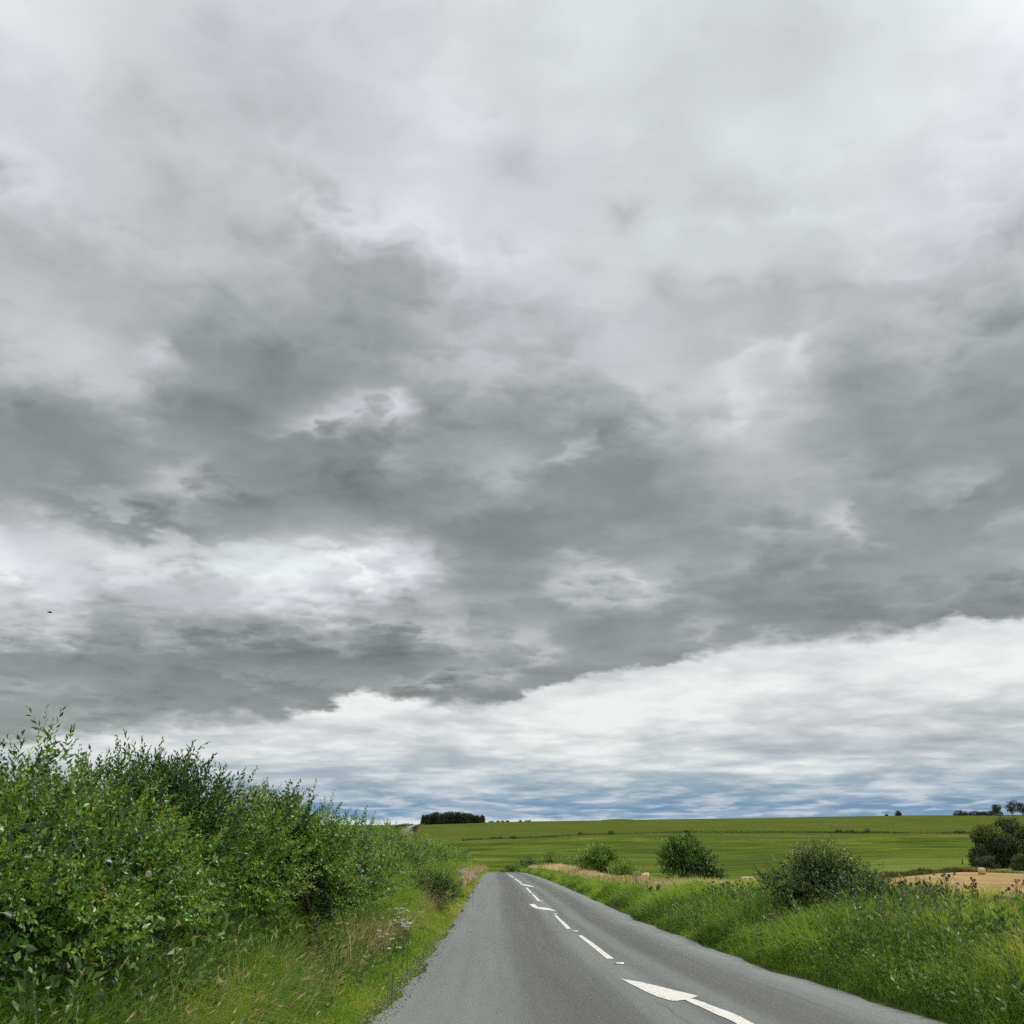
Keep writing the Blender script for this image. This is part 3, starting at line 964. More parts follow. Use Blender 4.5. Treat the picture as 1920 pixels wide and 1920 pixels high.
def crown_points(lobes, n, rr, lo=0.55, hi=1.03, zcut=None, bias=0.6):
    """points in the outer part of a union of ellipsoids, with outward directions"""
    C = np.array([l[0] for l in lobes], float)
    S = np.array([l[1] for l in lobes], float)
    vol = (S[:, 0] * S[:, 1] + S[:, 1] * S[:, 2] + S[:, 0] * S[:, 2])
    out_p, out_d, out_k, tot = [], [], [], 0
    while tot < n:
        k = rr.choice(len(lobes), n, p=vol / vol.sum())
        u = rr.normal(0, 1, (n, 3))
        u /= np.linalg.norm(u, axis=1)[:, None]
        r = lo + (hi - lo) * rr.random(n) ** bias
        r = r * (1 + 0.10 * np.sin(u[:, 0] * 7 + k) + 0.10 * np.sin(u[:, 1] * 8 + 2 * k) + 0.08 * np.sin(u[:, 2] * 9))
        p = C[k] + u * S[k] * r[:, None]
        dist = np.linalg.norm((p[:, None] - C[None]) / S[None], axis=2)
        dist[np.arange(n), k] = 9
        keep = dist.min(1) > lo * 0.95
        if zcut is not None:
            keep &= p[:, 2] > zcut
        p, u, k = p[keep], (u / S[k])[keep], k[keep]
        out_p.append(p)
        out_d.append(u / np.linalg.norm(u, axis=1)[:, None])
        out_k.append(k)
        tot += len(p)
    return np.concatenate(out_p)[:n], np.concatenate(out_d)[:n], np.concatenate(out_k)[:n]


def foliage(lobes, n, temps, scale=1.0, up=0.5, rand=0.5, tint=0.5, tvar=0.14, seed=0, lo=0.5, hi=1.03, zcut=None, tops=None, topk=0.0, gap=0.0):
    """sprigs spread through a crown; returns V, F, tint"""
    rr = np.random.default_rng(seed)
    P, D, K = crown_points(lobes, n, rr, lo, hi, zcut)
    hole = pn(P[:, 0] + 2.1 * P[:, 2] + seed, P[:, 1] - 1.3 * P[:, 2], gap) if gap else None
    if gap:
        kk = (hole > -0.12) | (rr.random(len(P)) < .16)
        P, D, hole = P[kk], D[kk], hole[kk]
    d = D + np.array([0, 0, up]) + rr.normal(0, rand, P.shape)
    if tops is not None:
        P = np.concatenate([P, tops[0]])
        d = np.concatenate([d, tops[1]])
    sc_ = scale * rr.uniform(.75, 1.25, len(P))
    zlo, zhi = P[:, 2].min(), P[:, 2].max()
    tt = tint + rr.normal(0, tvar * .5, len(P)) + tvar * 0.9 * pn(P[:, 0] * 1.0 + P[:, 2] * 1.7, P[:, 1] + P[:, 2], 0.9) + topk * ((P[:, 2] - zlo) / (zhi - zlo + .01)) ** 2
    tid = rr.integers(0, len(temps), len(P))
    parts = []
    Rm = rot_to(d, rr.uniform(0, 6.28, len(P)))
    for i, (V, F, to) in enumerate(temps):
        s = tid == i
        if s.any():
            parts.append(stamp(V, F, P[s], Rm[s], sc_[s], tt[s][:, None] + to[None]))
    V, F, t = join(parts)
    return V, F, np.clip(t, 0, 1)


GREEN = [(0.0, (0.012, 0.029, 0.008)), (0.2, (0.027, 0.070, 0.013)), (0.45, (0.071, 0.163, 0.021)), (0.68, (0.138, 0.264, 0.032)), (0.9, (0.222, 0.336, 0.047)), (1.0, (0.276, 0.304, 0.066))]
DARK = [(0.0, (0.012, 0.026, 0.008)), (0.4, (0.040, 0.080, 0.015)), (0.7, (0.085, 0.140, 0.026)), (1.0, (0.18, 0.21, 0.040))]
M_LEAF = tint_mat('hedge_leaf', GREEN, rough=0.36, spec=0.5, trans=0.30)
M_LEAFD = tint_mat('dark_leaf', DARK, rough=0.42, spec=0.5, trans=0.2, yellow=1.0)
M_FAR = tint_mat('far_leaf', [(0.0, (0.017, 0.030, 0.018)), (0.5, (0.038, 0.058, 0.028)), (1.0, (0.085, 0.105, 0.038))], rough=0.7, spec=0.2, trans=0.12)
M_TREE = tint_mat('tree_leaf', [(0.0, (0.022, 0.042, 0.024)), (0.35, (0.046, 0.072, 0.028)), (0.6, (0.090, 0.118, 0.030)), (0.85, (0.150, 0.185, 0.034)), (1.0, (0.21, 0.22, 0.05))], rough=0.6, spec=0.25, trans=0.2)
M_GRASS = tint_mat('grass_blade', [(0.0, (0.039, 0.088, 0.014)), (0.3, (0.099, 0.213, 0.025)), (0.55, (0.189, 0.336, 0.041)), (0.75, (0.270, 0.378, 0.048)), (0.88, (0.378, 0.366, 0.098)), (1.0, (0.518, 0.464, 0.207))], rough=0.5, spec=0.25, trans=0.38)
M_STRAW = tint_mat('dry_grass_blade', [(0.0, (0.19, 0.14, 0.06)), (0.5, (0.42, 0.32, 0.16)), (1.0, (0.66, 0.54, 0.33))], rough=0.6, spec=0.3, trans=0.3, yellow=1.0)
M_HERB = tint_mat('herb_leaf', [(0.0, (0.029, 0.062, 0.014)), (0.35, (0.063, 0.129, 0.024)), (0.65, (0.113, 0.207, 0.037)), (0.85, (0.173, 0.236, 0.055)), (1.0, (0.221, 0.172, 0.088))], rough=0.45, spec=0.4, trans=0.28)
M_BARK = simple_mat('bark', (0.030, 0.022, 0.016), (0.085, 0.062, 0.045), 14, 0.9, 0.15, 0.02)
M_STEM = simple_mat('plant_stem', (0.07, 0.095, 0.03), (0.14, 0.14, 0.06), 20, 0.7, 0.3, 0.002)
M_DSTEM = simple_mat('dry_stem', (0.10, 0.07, 0.045), (0.20, 0.145, 0.09), 20, 0.8, 0.2, 0.002)


# ------------------------------------------------------------------ grasses
def blades(P, h, w, lean, tint, rr, curl=0.35):
    """bent blades; P (n,3), lean (n,2) horizontal tip offset relative to the height"""
    n = len(P)
    a = rr.uniform(0, 6.28, n)
    wx, wy = np.cos(a) * w / 2, np.sin(a) * w / 2
    z0 = np.zeros(n)
    L = lean * h[:, None]
    mid = P + np.stack([L[:, 0] * .32, L[:, 1] * .32, h * .60], 1)
    drop = np.clip(1 - curl * (lean ** 2).sum(1), .35, 1)
    tip = P + np.stack([L[:, 0], L[:, 1], h * drop], 1)
    o = np.stack([wx, wy, z0], 1)
    V = np.stack([P - o, P + o, mid - o * .75, mid + o * .75, tip], 1).reshape(-1, 3)
    F = np.array([(0, 1, 3), (0, 3, 2), (2, 3, 4)])
    FF = (F[None] + (np.arange(n) * 5)[:, None, None]).reshape(-1, 3)
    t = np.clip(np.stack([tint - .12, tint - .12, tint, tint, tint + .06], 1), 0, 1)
    return V, FF, t.reshape(-1)


def heads(P, h, lean, size, tint, rr):
    """feathery seed heads on the tips of grass stalks: a few thin slivers each"""
    n = len(P)
    L = lean * h[:, None]
    drop = np.clip(1 - .35 * (lean ** 2).sum(1), .35, 1)
    tip = P + np.stack([L[:, 0], L[:, 1], h * drop], 1)
    parts = []
    V0 = np.array([(0, 0, 0), (-.055, .45, 0), (.055, .45, 0), (0, 1, 0)], float)
    F0 = np.array([(0, 2, 3), (0, 3, 1)])
    for k in range(3):
        d = np.stack([L[:, 0], L[:, 1], np.abs(h) * .55], 1) / h[:, None] + rr.normal(0, .22, (n, 3))
        parts.append(stamp(V0, F0, tip - d * size[:, None] * .45, rot_to(d, rr.uniform(0, 6.28, n)), size * rr.uniform(.7, 1.1, n), np.clip(tint + rr.normal(0, .1, n), 0, 1)))
    return join(parts)


def in_view(X, Y, Z, m=0.14):
    f = Y * CP + (Z - EYE) * SP
    s = X / np.maximum(f, .1)
    t = (-Y * SP + (Z - EYE) * CP) / np.maximum(f, .1)
    return (f > 0.5) & (np.abs(s) < 0.5 + m) & (np.abs(t) < 0.5 + m)


def sample_side(side, o0, o1, Y0, Y1, dens, rr):
    """random points between offsets o0..o1 from a road edge; density falls with distance"""
    out = []
    y = Y0
    while y < Y1:
        y2 = min(Y1, y * 1.12 + 0.3)
        d = dens * min(1.0, (13.0 / y) ** 1.25)
        n = int(d * (y2 - y) * (o1 - o0))
        Y = rr.uniform(y, y2, n)
        o = rr.uniform(o0, o1, n)
        out.append(np.stack([Y, o], 1))
        y = y2
    A = np.concatenate(out)
    Y, o = A[:, 0], A[:, 1]
    X = x_left(Y) - o if side < 0 else x_right(Y) + o
    Z = ground(X, Y)
    k = in_view(X, Y, Z + .3)
    return X[k], Y[k], Z[k], o[k]


def width_at(Y, base):
    return np.maximum(base, 0.62 * PX * Y)


def grass_layer(side, o0, o1, Y0, Y1, dens, hfun, tfun, base=0.006, leanm=(0.25, 0.1), leans=0.35, seed=1, keep=None, head=0.0):
    rr = np.random.default_rng(seed)
    X, Y, Z, o = sample_side(side, o0, o1, Y0, Y1, dens, rr)
    h = hfun(X, Y, o) * rr.uniform(.55, 1.15, len(X))
    k = h > 0.03
    if keep is not None:
        k &= rr.random(len(X)) < keep(X, Y, o)
    X, Y, Z, o, h = X[k], Y[k], Z[k], o[k], h[k]
    t = tfun(X, Y, o) + rr.normal(0, .14, len(X))
    gust = pn(X, Y, 1.4)
    lean = np.stack([leanm[0] + .22 * gust + rr.normal(0, leans, len(X)), leanm[1] + .15 * pn(Y, X, 1.7) + rr.normal(0, leans, len(X))], 1)
    P = np.stack([X, Y, Z - .02], 1)
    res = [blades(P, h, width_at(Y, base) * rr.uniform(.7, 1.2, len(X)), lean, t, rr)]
    if head:
        s = rr.random(len(X)) < head
        if s.any():
            res.append(heads(P[s], h[s], lean[s], np.maximum(.07, PX * Y[s] * 1.5) * rr.uniform(.7, 1.4, s.sum()), np.clip(t[s] + .1, 0, 1), rr))
    return join(res)


# left verge; the growth is thin just in front of the dark-stemmed tree
TRUNK = (gx(590, 14.6), 14.6)


def hollow(X, Y):
    c = X - TRUNK[0] * Y / TRUNK[1]
    return 1 - .62 * (1 - sstep(np.abs(c), .12, .42)) * sstep(Y, 11.2, 12.4) * (1 - sstep(Y, 15.2, 16.0))


def hl(X, Y, o):
    return hollow(X, Y) * hl0(X, Y, o)


def hl0(X, Y, o):
    return 0.06 + 0.16 * sstep(o, .12, .5) + 0.46 * sstep(o, .45, 1.2) * np.clip(0.9 + .45 * pn(X, Y, 0.9) + .2 * pn(Y, X, 2.2), .35, 1.6) + 0.16 * sstep(o, 1.2, 2.2)


def tl(X, Y, o):
    t = 0.33 + 0.15 * pn(X, Y, 1.5) + 0.30 * (1 - sstep(o, .15, .8)) - 0.03 * sstep(o, .8, 2)
    t = t + 0.22 * sstep(pn(X + 3, Y, 3.0), .1, .8) * sstep(Y, 15, 24) * sstep(o, .5, 1.0)
    return t


gl = grass_layer(-1, 0.0, 4.2, 6.2, 22, 2100, hl, tl, 0.0085, (0.40, -0.05), .45, 11, keep=lambda X, Y, o: 0.30 + 0.70 * sstep(o, .05, .30), head=0.012)
gl2 = grass_layer(-1, 0.02, 2.6, 22, 160, 3400, lambda X, Y, o: hl(X, Y, o) * 1.15, lambda X, Y, o: tl(X, Y, o) + .05, 0.006, (0.3, 0), .35, 12, head=0.02)
V, F, t = join([gl, gl2])
tag(mesh_np('left_grass' if False else 'verge_grass', V, F, M_GRASS, tint=t), 'long green verge grass between the hedge and the road', 'grass', kind='stuff')
print('left grass', len(F))


# right verge
def hr(X, Y, o):
    return 0.12 + 0.42 * sstep(o, .0, .6) * np.clip(0.95 + .45 * pn(X, Y, 0.8) + .25 * pn(Y, X, 2.0), .35, 1.6) + 0.06 * sstep(o, .9, 2.4) * (0.85 + .4 * pn(X, Y, 1.3)) - 0.10 * sstep(o, 2.2, 4.0) * (1 - sstep(Y, 30, 45))


def tr(X, Y, o):
    t = 0.385 + 0.21 * pn(X, Y, 1.6) + 0.15 * pn(X, Y, 0.5) + 0.10 * sstep(o, 2.2, 3.6) - 0.16 * (1 - sstep(o, .0, .35))  # blades beside the road tinted darker, painting the shade at the bank's base
    return t + 0.22 * sstep(Y, 35, 75) * sstep(o, 1.0, 2.4)


g1 = grass_layer(1, 0.02, 7.5, 9.5, 30, 1700, hr, tr, 0.008, (-0.18, -0.12), .45, 21, head=0.012, keep=lambda X, Y, o: .35 + .65 * sstep(o, .0, .25))
g2 = grass_layer(1, -0.04, 8.0, 30, 175, 2500, lambda X, Y, o: hr(X, Y, o) * (1 - .5 * sstep(Y, 24, 36) * (1 - .4 * sstep(Y, 70, 110)) * sstep(o, .2, 1.2)), tr, 0.006, (-0.15, -0.1), .32, 22, head=0.03)
V, F, t = join([g1, g2])
tag(mesh_np('verge_grass', V, F, M_GRASS, tint=t), 'lush green grass bank rising from the far side of the road', 'grass', kind='stuff')
print('right grass', len(F))

# straw-coloured long grasses
d1 = grass_layer(-1, .6, 3.2, 6.5, 17, 80, lambda X, Y, o: .80 * hollow(X, Y), lambda X, Y, o: .35 + 0 * X, 0.0045, (.55, .1), .4, 31, head=.5, keep=lambda X, Y, o: .9 + 0 * X)
d2 = grass_layer(-1, .6, 2.3, 15.5, 36, 2600, lambda X, Y, o: .62 + .1 * pn(X, Y, 2), lambda X, Y, o: .45 + .2 * pn(X, Y, 1.5), 0.005, (.4, .0), .32, 32,
                 keep=lambda X, Y, o: .10 + .9 * sstep(pn(X + 1.5, Y * .6, 2.6), -.1, .5) * (1 - .75 * sstep(Y, 26, 34)), head=.35)
d3 = grass_layer(-1, .35, 2.2, 36, 160, 1500, lambda X, Y, o: .72 + .1 * pn(X, Y, 3), lambda X, Y, o: .5 + .2 * pn(X, Y, 2.5), 0.005, (.25, .0), .3, 33,
                 keep=lambda X, Y, o: (.12 + .88 * sstep(pn(X, Y * .5, 4.0), -.3, .5)) * sstep(Y, 40, 62), head=.4)
V, F, t = join([d1, d2, d3])
tag(mesh_np('dry_grass', V, F, M_STRAW, tint=t), 'straw-coloured seeding grass at the foot of the left hedge', 'grass', kind='stuff')
d4 = grass_layer(1, 1.4, 6.5, 34, 170, 2300, lambda X, Y, o: (.38 + .38 * sstep(Y, 58, 105) + .08 * pn(X, Y, 3)) * (1 - .45 * sstep(o, 3.0, 4.5) * sstep(Y, 50, 65)), lambda X, Y, o: .68 + .2 * pn(X, Y, 2.5), 0.005, (-.15, .0), .26, 34,
                 keep=lambda X, Y, o: np.clip(.08 + .92 * sstep(pn(X, Y * .6, 5.0), -.35, .4) * sstep(o, 1.4, 3.0), 0, 1) * sstep(Y, 32, 46), head=.5)
d5 = grass_layer(1, 1.2, 7.5, 10, 36, 230, lambda X, Y, o: .58 - .25 * sstep(Y, 20, 30) + .1 * pn(X, Y, 2), lambda X, Y, o: .42 + .2 * pn(X, Y, 1.5), 0.005, (-.2, -.1), .35, 35,
                 keep=lambda X, Y, o: .15 + .85 * sstep(pn(X + 7, Y, 2.2), 0, .6), head=.6)
d6 = grass_layer(1, 4, 40, 120, 235, 260, lambda X, Y, o: .5 + 0 * X, lambda X, Y, o: .5 + 0 * X, 0.005, (-.15, .0), .26, 36, keep=lambda X, Y, o: (o < 6) * 1.0, head=.2)
V, F, t = join([d4, d5, d6])
tag(mesh_np('dry_grass', V, F, M_STRAW, tint=t), 'dry pale seeding grass along the top of the right bank', 'grass', kind='stuff')

# loose chippings along the left edge
rr = np.random.default_rng(41)
X, Y, Z, o = sample_side(-1, -.14, .34, 7, 70, 420, rr)
zz = np.where(o < 0.03, road_z(X, Y) + .004, Z + .012)
k = rr.random(len(X)) < np.clip(1.1 - np.abs(o - .08) * 2.6, .05, 1)
X, Y, zz = X[k], Y[k], zz[k]
V0 = np.array([(1, 0, 0), (0, 1, 0), (-1, 0, 0), (0, -1, 0), (0, 0, .7), (0, 0, -.5)], float)
F0 = np.array([(0, 1, 4), (1, 2, 4), (2, 3, 4), (3, 0, 4), (1, 0, 5), (2, 1, 5), (3, 2, 5), (0, 3, 5)])
d = rr.normal(0, 1, (len(X), 3)) * (1, 1, .3)
V, F, t = stamp(V0, F0, np.stack([X, Y, zz], 1), rot_to(d, rr.uniform(0, 6, len(X))), np.maximum(rr.uniform(.005, .013, len(X)), .3 * PX * Y), rr.random(len(X)))
M_GRIT = tint_mat('chippings', [(0, (0.078, 0.072, 0.065)), (.6, (0.195, 0.189, 0.176)), (1, (0.442, 0.416, 0.390))], rough=.85, spec=.25, trans=0)
tag(mesh_np('gravel', V, F, M_GRIT, tint=t), 'loose grey chippings along the left road edge', 'gravel', kind='stuff')

# ------------------------------------------------------------------ undergrowth: herbs, nettles, docks
r5 = np.random.default_rng(5)
HERB = [sprig(.42, 7, .085, .038, 65, r5, pair=True, taper=.3) for _ in range(3)] + [sprig(.34, 6, .10, .05, 70, r5, pair=True) for _ in range(2)]
HERBB = [sprig(.22, 5, .11, .055, 75, r5) for _ in range(3)]


def herbs(side, o0, o1, Y0, Y1, dens, scale, seed, keep, tint=.45, temps=HERB, tv=.2):
    rr = np.random.default_rng(seed)
    X, Y, Z, o = sample_side(side, o0, o1, Y0, Y1, dens, rr)
    k = rr.random(len(X)) < keep(X, Y, o)
    X, Y, Z, o = X[k], Y[k], Z[k], o[k]
    n = len(X)
    d = np.stack([rr.normal(0, .28, n), rr.normal(0, .28, n), np.ones(n)], 1)
    s = scale(X, Y, o) * rr.uniform(.6, 1.3, n)
    tid = rr.integers(0, len(temps), n)
    tt = tint + tv * pn(X, Y, 1.1) + rr.normal(0, .08, n)
    Rm = rot_to(d, rr.uniform(0, 6.28, n))
    P = np.stack([X, Y, Z], 1)
    res = []
    for i, (V, F, to) in enumerate(temps):
        q = tid == i
        if q.any():
            res.append(stamp(V, F, P[q], Rm[q], s[q], np.clip(tt[q][:, None] + to[None], 0, 1)))
    return join(res)


u1 = herbs(-1, .6, 4.6, 6.0, 17, 210, lambda X, Y, o: (.80 + 1.0 * sstep(o, .8, 2.0)) * hollow(X, Y) ** 1.6, 51, lambda X, Y, o: np.clip(.12 + .88 * sstep(o, .8, 1.7) * (.6 + .5 * pn(X, Y, 1.5)), 0, 1), .38)
u2 = herbs(-1, .7, 2.2, 15, 60, 70, lambda X, Y, o: .8 + .3 * o, 52, lambda X, Y, o: .25 + .5 * sstep(pn(X, Y, 2.2), 0, .6), .42)
u3 = herbs(-1, .45, 1.8, 6.5, 26, 90, lambda X, Y, o: .85 + 0 * X, 53, lambda X, Y, o: .2 + .8 * sstep(pn(X, Y, 1.1), 0, .6), .42, HERBB + HERB)
V, F, t = join([u1, u2, u3])
tag(mesh_np('undergrowth', V, F, M_HERB, tint=t), 'mixed leafy weeds and nettles under the left hedge', 'undergrowth', kind='stuff')
u4 = herbs(1, .22, 2.6, 9.5, 40, 150, lambda X, Y, o: (.85 + .25 * o) * (1 - .4 * sstep(Y, 22, 34)), 54, lambda X, Y, o: .25 + .75 * sstep(pn(X, Y, 1.3), -.2, .5), .42)
u5 = herbs(1, 2.0, 7.0, 10, 36, 150, lambda X, Y, o: (.82 + .30 * pn(X, Y, 1.3)) * (1 - .5 * sstep(Y, 21, 30)), 55, lambda X, Y, o: .35 + .6 * sstep(pn(X + 4, Y, 1.8), -.3, .5), .44)
u6 = herbs(1, .3, 3.0, 40, 150, 35, lambda X, Y, o: .75 + .1 * o, 56, lambda X, Y, o: .4 + 0 * X, .5)
V, F, t = join([u4, u5, u6])
tag(mesh_np('undergrowth', V, F, M_HERB, tint=t), 'mixed leafy weeds growing through the right bank', 'undergrowth', kind='stuff')
print('undergrowth', len(F))


# ================================================================== hedge on the left
BIG = [sprig(.30, 9, .085, .052, 62, r5, simple=True, taper=.3) for _ in range(4)]
LANCE = [sprig(.34, 13, .095, .030, 52, r5, simple=True, taper=.45) for _ in range(5)]
ROUND = [sprig(.26, 13, .060, .038, 60, r5, simple=True, taper=.35) for _ in range(5)]
SMALL = [sprig(.24, 15, .044, .027, 60, r5, simple=True, taper=.35) for _ in range(5)]
SHOOT = [sprig(.40, 13, .062, .032, 55, r5, simple=True, taper=.55) for _ in range(4)]
LSHOOT = [sprig(.50, 14, .115, .036, 50, r5, simple=True, taper=.45) for _ in range(4)]


def top_shoots(lobes, n, rr, h=(.0, .12)):
    """upright shoots standing out of the top of a crown"""
    C = np.array([l[0] for l in lobes], float)
    S = np.array([l[1] for l in lobes], float)
    k = rr.integers(0, len(C), n)
    a, q = rr.uniform(0, 6.28, n), np.sqrt(rr.random(n)) * .75
    p = C[k] + S[k] * np.stack([np.cos(a) * q, np.sin(a) * q, np.sqrt(1 - q * q) * .92], 1)
    d = np.stack([rr.normal(0, .25, n), rr.normal(0, .25, n), np.ones(n)], 1)
    p[:, 2] += rr.uniform(h[0], h[1], n)
    return p, d


def shrub(name, label, cat, base, lobes, n, temps, mat, group=None, scale=1.0, tint=.45, tvar=.2, shoots=0, shoot_t=None, seed=0, stems=4, stem_r=.03, lo=.45, topk=.12, zcut=None, bark=None,
          inner=0.35, up=.3, spread=.35, stem_top=.55, part='foliage', gap=.75):
    """an Empty at the foot > foliage, stems; lobes are relative to the foot"""
    root = empty(name, base)
    tag(root, label, cat, group)
    rr = np.random.default_rng(seed)
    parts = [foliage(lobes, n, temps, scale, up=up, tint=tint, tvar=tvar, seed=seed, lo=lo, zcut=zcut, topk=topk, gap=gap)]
    if inner:  # inner leaves tinted darker: shade inside the crown put into the colour
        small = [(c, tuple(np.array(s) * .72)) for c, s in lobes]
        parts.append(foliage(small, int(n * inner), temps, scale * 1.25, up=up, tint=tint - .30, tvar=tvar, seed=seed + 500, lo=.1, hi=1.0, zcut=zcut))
    if shoots:
        p, d = top_shoots(lobes, shoots, rr)
        for i, (V, F, to) in enumerate(shoot_t):
            s = np.arange(len(p)) % len(shoot_t) == i
            if s.any():
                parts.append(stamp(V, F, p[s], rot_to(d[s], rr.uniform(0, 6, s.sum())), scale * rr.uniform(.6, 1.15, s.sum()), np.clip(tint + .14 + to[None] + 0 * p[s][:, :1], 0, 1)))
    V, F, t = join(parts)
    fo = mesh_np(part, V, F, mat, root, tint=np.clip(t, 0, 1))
    if stems:
        tp = []
        C = np.array([l[0] for l in lobes], float)
        for i in range(stems):
            kk = rr.integers(0, len(C))
            c = C[kk]
            b = np.array((rr.normal(0, spread * .4), rr.normal(0, spread * .4), -.12))
            e = np.array((c[0] + rr.normal(0, spread * .3), c[1] + rr.normal(0, spread * .3), c[2] + lobes[kk][1][2] * .5))
            ts = np.linspace(0, 1, 7)[:, None]
            path = b + (e - b) * ts + np.stack([rr.normal(0, .03, 7), rr.normal(0, .03, 7), np.zeros(7)], 1) * (ts > 0)
            path[:, :2] = b[:2] + (path[:, :2] - b[:2]) * (ts ** 1.4)
            tp.append(tube(path, stem_r * rr.uniform(.6, 1.2) * np.linspace(1, .35, 7), 6))
            for j in range(3):
                q = path[rr.integers(2, 6)]
                e2 = q + np.array((rr.normal(0, .35), rr.normal(0, .35), rr.uniform(.1, .5))) * max(.4, c[2] * .4)
                tp.append(tube(np.linspace(q, e2, 4), stem_r * .4 * np.linspace(1, .3, 4), 5))
        V, F, t = join(tp)
        mesh_np('stem', V, F, bark or M_BARK, root, smooth=True)
    return root


HG = 'shrubs grown together into the left roadside hedge'


def hloc(px, Y):
    X = gx(px, Y)
    return (X, Y, float(ground(X, Y)))


def lob(*a):
    return [((x, y, z), (rx, ry, rz)) for x, y, z, rx, ry, rz in a]


# nearest: a broad bank of shrub running out of the left of the frame
b = hloc(-60, 7.6)
shrub('hedge_shrub', 'broad glossy small-leaved shrub filling the left edge, one tall leafy shoot on top', 'shrub', (b[0], b[1], b[2] - .08),
      lob((-.2, -1.2, 1.05, 1.0, 1.3, .85), (-.1, .3, 1.05, 1.05, 1.2, .85), (.1, 1.5, 1.0, .95, 1.1, .80), (-.9, .4, 1.1, .9, 1.8, .85), (.55, .2, .75, .6, 1.2, .6), (.45, 1.5, .8, .7, .9, .7)),
      6000, ROUND + ROUND + SMALL + BIG, M_LEAF, HG, .9, .42, .30, 14, BIG + ROUND, 101, stems=3, stem_r=.018)
p = np.array([(.30, .85, 2.02), (.42, .85, 2.1), (.36, .95, 2.05), (.24, .9, 1.95)])
# a taller leafy leader
fo = [o for o in sc.objects if o.parent and o.parent.label == '' ] if False else None
b = hloc(55, 8.6)
shrub('hedge_sapling', 'tall thin leader with pointed leaves standing above the nearest shrub', 'sapling', b,
      lob((.0, 0, 1.88, .13, .15, .20), (.14, .05, 1.7, .20, .2, .22), (-.14, 0, 1.62, .22, .2, .25), (.05, .0, 1.4, .35, .3, .25)), 130, LANCE, M_LEAF, HG, .95, .40, .12, 10, LANCE, 102, stems=3, stem_r=.012, spread=.12, inner=0, stem_top=.9, lo=.2, up=.9)
b = hloc(170, 10.0)
shrub('hedge_shrub', 'yellowish green shrub between the left edge and the dark pointed-leaved sapling', 'shrub', b,
      lob((-.1, -.5, 1.05, .85, .95, .78), (.05, .5, 1.02, .8, .9, .72), (-.7, .2, 1.1, .8, 1.2, .76), (.45, 0, .7, .6, .9, .6)), 3200, SMALL + ROUND + BIG[:2], M_LEAF, HG, .95, .50, .30, 12, BIG + ROUND, 103, stems=3, stem_r=.02)
b = hloc(290, 11.4)
shrub('hedge_sapling', 'dark green ash-like sapling with long pointed leaves rising in a tuft above the hedge', 'sapling', b,
      lob((-.2, -.2, 1.50, .62, .6, .52), (.28, .1, 1.50, .55, .5, .52), (0, 0, 1.15, .66, .65, .6), (.25, -.15, .85, .45, .5, .5), (-.2, .25, 1.3, .6, .6, .8)), 1900, LANCE, M_LEAF, HG, .95, .28, .18, 26, LANCE, 104, stems=5, stem_r=.025, up=.7)
b = hloc(395, 12.9)
shrub('hedge_shrub', 'bright green shrub in the gap behind the dark pointed-leaved sapling', 'shrub', b,
      lob((-.15, 0, 1.1, .75, .9, .80), (.35, .4, 1.05, .6, .7, .74), (-.6, .7, 1.2, .7, .9, .78)), 2100, SMALL + ROUND + BIG[:1], M_LEAF, HG, 1.0, .55, .28, 10, ROUND, 105)
# the blackthorn standing out on its dark bare trunk
b = hloc(590, 14.6)
bt = shrub('hedge_tree', 'round glossy-leaved small tree on dark bare stems in the grass verge', 'tree', b,
           lob((-.45, 0, 1.50, .60, .62, .60), (-.02, .05, 1.22, .50, .55, .46), (-.78, .2, 1.62, .5, .55, .56), (.14, .1, 1.0, .34, .36, .32), (-.85, .1, 1.15, .55, .55, .5), (-.50, .1, 1.72, .42, .45, .40), (-.25, .1, 1.0, .45, .45, .4)),
           2500, ROUND, M_LEAF, HG, .95, .40, .28, 22, SHOOT, 106, stems=0, zcut=.72)
tp = []
rr = np.random.default_rng(61)
for i in range(9):
    b0 = np.array((rr.normal(0, .09), rr.normal(0, .08), -.1))
    e = np.array((-.30 + rr.normal(0, .40), rr.normal(0, .3), rr.uniform(.75, 1.15)))
    ts = np.linspace(0, 1, 8)[:, None]
    path = b0 + (e - b0) * np.concatenate([ts ** 2.0, ts ** 2.0, ts], 1) + rr.normal(0, .018, (8, 3)) * (ts > .05)
    tp.append(tube(path, rr.uniform(.028, .05) * np.linspace(1, .3, 8)[:], 7))
V, F, t = join(tp)
mesh_np('trunk', V, F, M_BARK, bt, smooth=True)
b = hloc(500, 16.5)
shrub('hedge_shrub', 'leafy shrub closing the hedge behind the small tree on dark stems', 'shrub', b,
      lob((-.6, 0, 1.15, .8, 1.2, .92), (.4, .6, 1.0, .85, 1.1, .82), (.1, 1.6, 1.05, .9, 1.2, .88), (.7, 2.2, .95, .8, 1.2, .8)), 2100, ROUND + SMALL, M_LEAF, HG, 1.05, .46, .2, 30, SHOOT, 107)
far = [  # px, Y, half-length, height, tint, label
    (640, 21, 1.9, 1.86, .50, 'olive green shrub just beyond the small tree on dark stems'),
    (690, 26, 2.6, 1.88, .54, 'dense mid green shrub behind the patch of white verge flowers'),
    (722, 33, 3.6, 1.92, .42, 'darker shrub midway along the hedge with dead stems at its foot'),
    (762, 43, 5.2, 1.92, .60, 'long yellow green stretch of hedge below the far hill road'),
    (797, 57, 7.5, 1.86, .55, 'even-topped hedge stretch behind the dark-stemmed verge bush'),
    (826, 77, 10, 1.78, .62, 'light green hedge stretch above the dry far grass'),
    (850, 100, 12, 1.75, .66, 'second last stretch of hedge, yellow green and low'),
    (872, 125, 14, 1.70, .66, 'last low stretch of hedge before the brow')]
